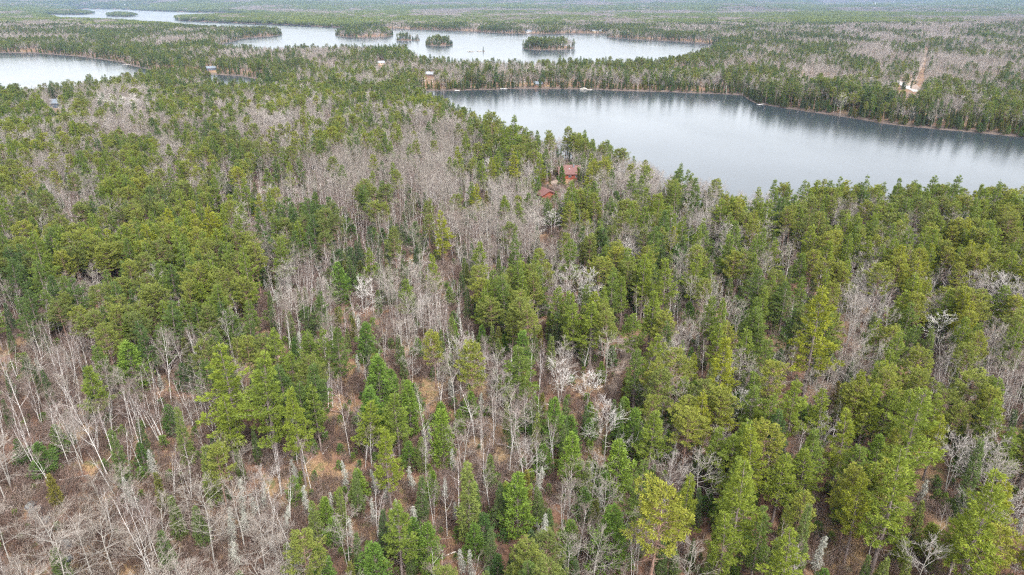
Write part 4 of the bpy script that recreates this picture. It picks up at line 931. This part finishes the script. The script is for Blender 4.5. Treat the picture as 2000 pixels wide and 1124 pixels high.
FARH = [(413, 137, 12, 8, 2.5, 2.2, .2, 'blue', 'grey', 'slate-blue lake house with a grey roof behind the left bay'), (109, 210, 12, 9, 4, 2.8, -.5, 'blue', 'grey', 'dark blue-grey house among trees above the left lake'),
 (743, 127, 12, 8, 3, 2.2, .5, 'tan', 'paler', 'small house with a white sloped roof on the wooded neck'), (839, 149, 11, 8, 2.6, 2.4, -.3, 'brown', 'paler', 'house with a bright white metal roof behind the lake shore'),
 (800, 143, 10, 7, 3, 2.2, .2, 'tan', 'redroof', 'little tan cabin with brown roof on the neck'), (1051, 169, 9, 7, 3, 2.2, 0, 'brown', 'grey', 'dark brown cabin on the far shore of the near lake'),
 (1256, 156, 16, 8, 3, 1.2, 0, 'brown', 'paler', 'long flat pale roofed house in trees beyond the lake'), (1032, 64, 18, 11, 4, 3.2, .3, 'white', 'grey', 'white lake house on the far shore of the upper lake'),
 (1166, 64.5, 26, 12, 4, 2.5, 0, 'tan', 'paler', 'wide tan lodge at the bay on the upper lake'), (884, 47, 24, 14, 5, 4, 0, 'white', 'paler', 'white house in woods behind the upper lake'),
 (868, 41, 16, 12, 8, 4, .2, 'tan', 'grey', 'tall tan house in the woods behind the upper lake'), (244, 104, 11, 8, 3, 2.2, .3, 'brown', 'paler', 'grey-roofed cabin near the left lake head'),
 (1443, 98, 13, 8, 3, 2, .2, 'tan', 'grey', 'tan house behind the headland at the lake end'), (1340, 70, 16, 10, 3, 2, .1, 'white', 'paler', 'white boathouse on the right headland'), (248, 16.5, 40, 22, 9, 6, 0, 'white', 'paler', 'large white building on the farthest lake shore')]
for (px, py, a, b_, h_, r_, yw, w1_, r1_, lb) in FARH: house('lake_house', px, py, a, b_, h_, r_, yw, D[w1_], D[r1_], lb, 'house', 'houses round the lakes', nw=3)
def dock(px, py, L, wd, yaw, lab, m='plank'):
    x, y = plane(px, py); e = bpy.data.objects.new('boat_dock', None); e.location = (float(x), float(y), 0); e.rotation_euler = (0, 0, yaw); e['label'] = lab; e['category'] = 'dock'; e['group'] = 'docks on the lakes'; COL.objects.link(e)
    d_ = box('deck', -wd / 2, wd / 2, -L, 2, .45, .6, D[m], e)
    for i in range(3):
        for s_ in (-1, 1): box('post', s_ * (wd / 2) - .08, s_ * (wd / 2) + .08, -L * (.1 + .4 * i) - .08, -L * (.1 + .4 * i) + .08, -2, .85, D['brown'], e)
dock(983, 174.5, 3.5, 7, .1, 'wide white dock at the sandy shore of the near lake', 'white'); dock(893, 178, 3, 5, 0, 'small pale dock left along the far shore', 'plank'); dock(1489, 205, 8, 2.4, -.9, 'pale dock off the point on the right shore', 'white')
dock(172, 110.5, 9, 3, -.6, 'pale dock at the head of the left lake', 'white'); dock(252, 127, 9, 3.5, -.9, 'tan dock at the left lake bend', 'plank'); dock(803, 113, 6, 8, 0, 'grey landing at the tip of the wooded neck', 'plank')
# kayak drawn up beside the small beach
kx, ky = plane(1664, 230); e = bpy.data.objects.new('kayak', None); e.location = (float(kx), float(ky), .1); e.rotation_euler = (0, 0, .6); e['label'] = 'small white boat moored beside the sandy landing'; e['category'] = 'boat'; COL.objects.link(e)
vs = []; 
for t_ in np.linspace(-1, 1, 9):
    wv = .65 * (1 - t_ * t_) ** .6 + .02
    vs += [(t_ * 2.4, -wv, .45 + .15 * t_ * t_), (t_ * 2.4, -wv * .5, 0), (t_ * 2.4, wv * .5, 0), (t_ * 2.4, wv, .45 + .15 * t_ * t_)]
fs = [(i * 4 + j, i * 4 + 4 + j, i * 4 + 5 + j, i * 4 + 1 + j) for i in range(8) for j in range(3)] + [(0, 1, 2, 3), (35, 34, 33, 32)]
link('hull', mesh_of('hull', vs, fs, D['white']), e); box('seat', -.3, .3, -.5, .5, .28, .33, D['brown'], e)

def strip(name, pts, wds, m, lab=None):
    P = [ground_at(a, b_) for a, b_ in pts]; vs, fs = [], []; P2 = []
    for i in range(len(P) - 1):
        for f_ in np.linspace(0, 1, 8, endpoint=(i == len(P) - 2)): P2.append((P[i][0] * (1 - f_) + P[i + 1][0] * f_, P[i][1] * (1 - f_) + P[i + 1][1] * f_, wds[i] * (1 - f_) + wds[i + 1] * f_))
    for i, (x, y, w_) in enumerate(P2):
        a = P2[max(i - 1, 0)]; b_ = P2[min(i + 1, len(P2) - 1)]; dx, dy = b_[0] - a[0], b_[1] - a[1]; l_ = math.hypot(dx, dy) + 1e-6; nx, ny = -dy / l_, dx / l_
        for s_ in (-1, -.5, 0, .5, 1):
            X_, Y_ = x + nx * w_ / 2 * s_, y + ny * w_ / 2 * s_; vs.append((X_, Y_, float(gsample(GH, X_, Y_)) + .25))
    for i in range(len(P2) - 1):
        for j in range(4): fs.append((i * 5 + j, i * 5 + j + 1, i * 5 + 6 + j, i * 5 + 5 + j))
    return link(name, mesh_of(name, vs, fs, m), kind='structure')
strip('gravel_lot', [(1751, 158), (1765, 166), (1778, 174), (1790, 180)], [6, 8, 8, 6], D['gravel'])
strip('earth_verge', [(1758, 156), (1776, 164), (1796, 176)], [8, 12, 9], D['dirt'])
strip('earth_track', [(1783, 160), (1790, 146), (1797, 130), (1803, 112), (1810, 98)], [6, 5, 6, 9, 9], D['dirt'])
strip('gravel_road', [(1344, 60), (1352, 56), (1361, 51), (1364, 47.5), (1358, 44.5)], [16, 16, 20, 26, 26], D['gravel'])
strip('cabin_path', [(1086, 342), (1084, 350), (1082, 358), (1095, 368), (1110, 366)], [2.5, 3.5, 4, 5, 4], D['dirt'])
strip('forest_track', [(1216, 662), (1222, 676), (1230, 692), (1206, 730), (1196, 770), (1188, 800)], [2.5, 4.5, 4.5, 1.6, 1.8, 1.2], D['dirt'])

# mast on the horizon plain
e = root('radio_mast', 1708, 19, 0, 'thin pale radio mast standing far off on the wooded plain', 'mast')
for i in range(3):
    a = i * 2.094; T = PB(); T.segs([(1.2 * math.cos(a), 1.2 * math.sin(a), -2)], [(.35 * math.cos(a), .35 * math.sin(a), 62)], .28, .22, 0, 4); link('leg', T.build('leg', [D['steel']]), e)
T = PB(); P0 = [(1.2 * math.cos(a), 1.2 * math.sin(a), z_) for z_ in range(2, 60, 6) for a in (0, 2.094, 4.188)]; P1 = [(.9 * math.cos(a + 2.094), .9 * math.sin(a + 2.094), z_ + 4) for z_ in range(2, 60, 6) for a in (0, 2.094, 4.188)]
T.segs(P0, P1, .1, .1, 0, 3); b_ = link('brace', T.build('brace', [D['steel']]), e); b_['kind'] = 'stuff'

def rock_mesh(seed, sub=3, rough=.35):
    import bmesh
    rs = np.random.RandomState(seed); bm = bmesh.new(); bmesh.ops.create_icosphere(bm, subdivisions=sub, radius=1)
    cuts = [(Vector(rs.normal(0, 1, 3)).normalized(), rs.uniform(.62, .92)) for _ in range(9)]
    from mathutils import noise as mn
    for v in bm.verts:
        p = v.co.copy()
        for n_, d_ in cuts:
            q_ = p.dot(n_)
            if q_ > d_: p -= n_ * (q_ - d_) * .85
        p += p.normalized() * rough * .35 * mn.noise(p * 2.2 + Vector((seed, 0, 0))) + p.normalized() * .05 * mn.noise(p * 7)
        v.co = p
    me = bpy.data.meshes.new('boulder'); bm.to_mesh(me); bm.free(); return me
def rock_mat(name, c1, c2, cap, capamt):
    m, t, b = mat(name, .9); geo = t.nodes.new('ShaderNodeNewGeometry'); tc = t.nodes.new('ShaderNodeTexCoord')
    n_ = noise(t, 2.2, 6, tc.outputs['Object'], .7); base = ramp(t, n_.outputs[0], [(.35, c1), (.65, c2)]).outputs[0]
    s_ = t.nodes.new('ShaderNodeSeparateXYZ'); t.links.new(tc.outputs['Object'], s_.inputs[0])
    f_ = ramp(t, math_(t, 'ADD', s_.outputs[2], math_(t, 'MULTIPLY', n_.outputs[0], .8)), [(.75, (0, 0, 0)), (1.0, (capamt,) * 3)]).outputs[0]
    t.links.new(mixc(t, f_, base, cap), b.inputs['Base Color']); return m
RM = dict(moss=rock_mat('moss_topped_rock', (.10, .08, .08), (.30, .25, .23), (.36, .19, .035), .9), rust=rock_mat('rusty_rock', (.10, .065, .055), (.22, .14, .11), (.22, .11, .06), .4), grey=rock_mat('blue_grey_rock', (.045, .048, .056), (.13, .135, .155), (.25, .25, .2), .3), pale=rock_mat('pale_shore_rock', (.13, .12, .11), (.30, .28, .26), (.2, .19, .14), .3))
ROCKS = [(1790, 893, 1.75, 1.6, 'moss', 'big boulder with orange moss on top among the pines'), (500, 652, 1.5, 1.3, 'rust', 'rust-red boulder at the edge of the open pines'), (1140, 176, 5, 2.0, 'pale', 'bare pale rock outcrop on the far lake shore'), (1152, 177, 3.5, 1.2, 'pale', 'lower shoulder of pale rock on the far shore'),
 (73, 1000, 1.54, 0.72, 'grey', 'blue-grey ledge at the top of the rocky gully'), (84, 1020, 1.26, 0.80, 'grey', 'blue-grey block in the upper gully'), (88, 1050, 1.40, 0.88, 'grey', 'wide blue-grey slab in the middle of the gully'), (130, 1068, 0.98, 0.96, 'grey', 'upright blue-grey rock on the right of the gully'), (128, 1096, 1.12, 0.72, 'grey', 'lowest blue-grey rock of the gully'), (62, 990, 1.2, .7, 'grey', 'small flat rock above the gully'),
 (241, 972, .8, .6, 'pale', 'small pale stone by the hollow under bare trees'), (595, 930, .5, .4, 'pale', 'tiny white stone in the dead spruce glade'), (795, 886, .6, .5, 'pale', 'yellow-white stone in the straw grass patch'), (655, 1028, .6, .5, 'pale', 'white stone in the lower spruce glade'), (1552, 957, .8, .6, 'rust', 'rusty stone in the needle floor gap'), (920, 101.5, 7, 1.2, 'pale', 'low bare rock awash in the upper lake'), (936, 101.3, 6, 1.6, 'pale', 'rock beside the single-tree islet'),
 (412, 740, 1.2, .7, 'rust', 'flat brown rock under the forked birch'), (1235, 668, .9, .6, 'pale', 'pale stone beside the earth track'), (985, 702, .8, .5, 'pale', 'light stone in the mixed wood')]
for i, (px, py, r_, h_, m_, lb) in enumerate(ROCKS):
    x, y, z = ground_at(px, py); o = link('boulder', rock_mesh(40 + i)); o.data.materials.append(RM[m_]); o.location = (x, y, z + h_ * .35); o.scale = (r_, r_ * .85, h_); o.rotation_euler = (0, 0, i * 1.3); o['label'] = lb; o['category'] = 'rock'; o['group'] = 'boulders and outcrops'

# small stand-alone conifer on the rock islet
def single_tree(kn, px, py, H_, t_, lb, wf=1.0):
    k = KINDS.index(kn); x, y, z = ground_at(px, py); e = bpy.data.objects.new(kn, None); s_ = H_ / FORMS[k][2]; e.location = (x, y, z - .1); e.scale = (s_ * wf, s_ * wf, s_); e['label'] = lb; e['category'] = CATS[kn]; e['group'] = GROUPS[kn]; COL.objects.link(e)
    for nm, md in zip(('trunk', 'crown'), PROTO[k][1]):
        c_ = bpy.data.objects.new(nm, md); c_.parent = e; c_['tint'] = t_; COL.objects.link(c_)
single_tree('balsam_fir', 944, 100.6, 9, .1, 'lone dark conifer on a bare rock islet in the lake', 1.2)

# fallen trunks
LOGS = [((363,725),(424,741),.28,'log2'),((177,951),(224,888),.22,'log2'),((627,856),(654,827),.14,'log2'),((715,887),(738,883),.14,'log2'),((826,889),(855,897),.13,'log2'),((767,892),(796,895),.10,'log2'),((1282,760),(1316,709),.2,'log3'),((1583,812),(1610,770),.13,'log2'),
        ((764,517),(812,510),.3,'log2'),((1037,1044),(1077,1048),.14,'log2'),((1561,952),(1599,992),.13,'log2'),((1330,890),(1375,930),.12,'log2'),((630,890),(648,868),.12,'log2'),((843,1060),(895,1050),.14,'log3'),((520,700),(545,690),.12,'log2'),((240,955),(262,972),.12,'log3'),((560,905),(600,898),.12,'log3'),((1690,1000),(1720,1004),.15,'log3')]
PR = []; lx, ly = [], []
for (a, b_, r_, m_) in LOGS: PR.append((*ground_at(*a), *ground_at(*b_), r_, m_))
cand = 0
while len(PR) < 105 and cand < 6000:
    cand += 1; px, py = rng.uniform(20, 1980), rng.uniform(400, 1110) 
    if type_at(np.array([px]), np.array([py]))[0] not in (5, 8, 9, 7, 10, 2): continue
    x, y, z = ground_at(px, py); L = rng.uniform(3, 9); a = rng.uniform(0, 6.28); x2, y2 = x + L * math.cos(a), y + L * math.sin(a)
    PR.append((x, y, z, x2, y2, float(gsample(GH, x2, y2)), rng.uniform(.07, .15), 'log2' if rng.rand() < .6 else 'log3'))
nx_, obs = [], []
for (x, y, z, x2, y2, z2, r_, m_) in PR:
    p0 = np.array([x, y, z + r_ + .15]); p1 = np.array([x2, y2, z2 + r_ * .5 + rng.uniform(.1, .7)]); L = np.linalg.norm(p1 - p0); T = PB(); rel = p1 - p0
    pts = [rel * f + np.array([0, 0, math.sin(f * 9 + x) * .05]) for f in np.linspace(0, 1, 7)]
    T.tube(pts, r_ * (1 - np.linspace(0, 1, 7) * .65), 0, 6); q0, q1 = [], []
    for _ in range(int(L * 1.2)):
        f = rng.uniform(.25, .97); d_ = rng.normal(0, 1, 3); d_[2] = abs(d_[2]); d_ /= np.linalg.norm(d_); q0.append(rel * f); q1.append(rel * f + d_ * rng.uniform(.3, 1.1) + rel / L * .3)
    if q0: T.segs(q0, q1, .035, .015, 0, 3)
    o = link('fallen_log', T.build('fallen_log', [D[m_]])); o.location = p0; obs.append(o); mid = p0 + rel * .5; nx_.append(proj(mid[0], mid[1], mid[2]))
nx_ = np.array(nx_, float)
for o, lb, pr in zip(obs, labels_for(nx_[:, 0], nx_[:, 1], 'fallen log', [('bleached' if p[7] == 'log2' else 'brown decayed') for p in PR]), PR):
    o['label'] = lb; o['category'] = 'log'; o['group'] = 'fallen trunks on the forest floor'
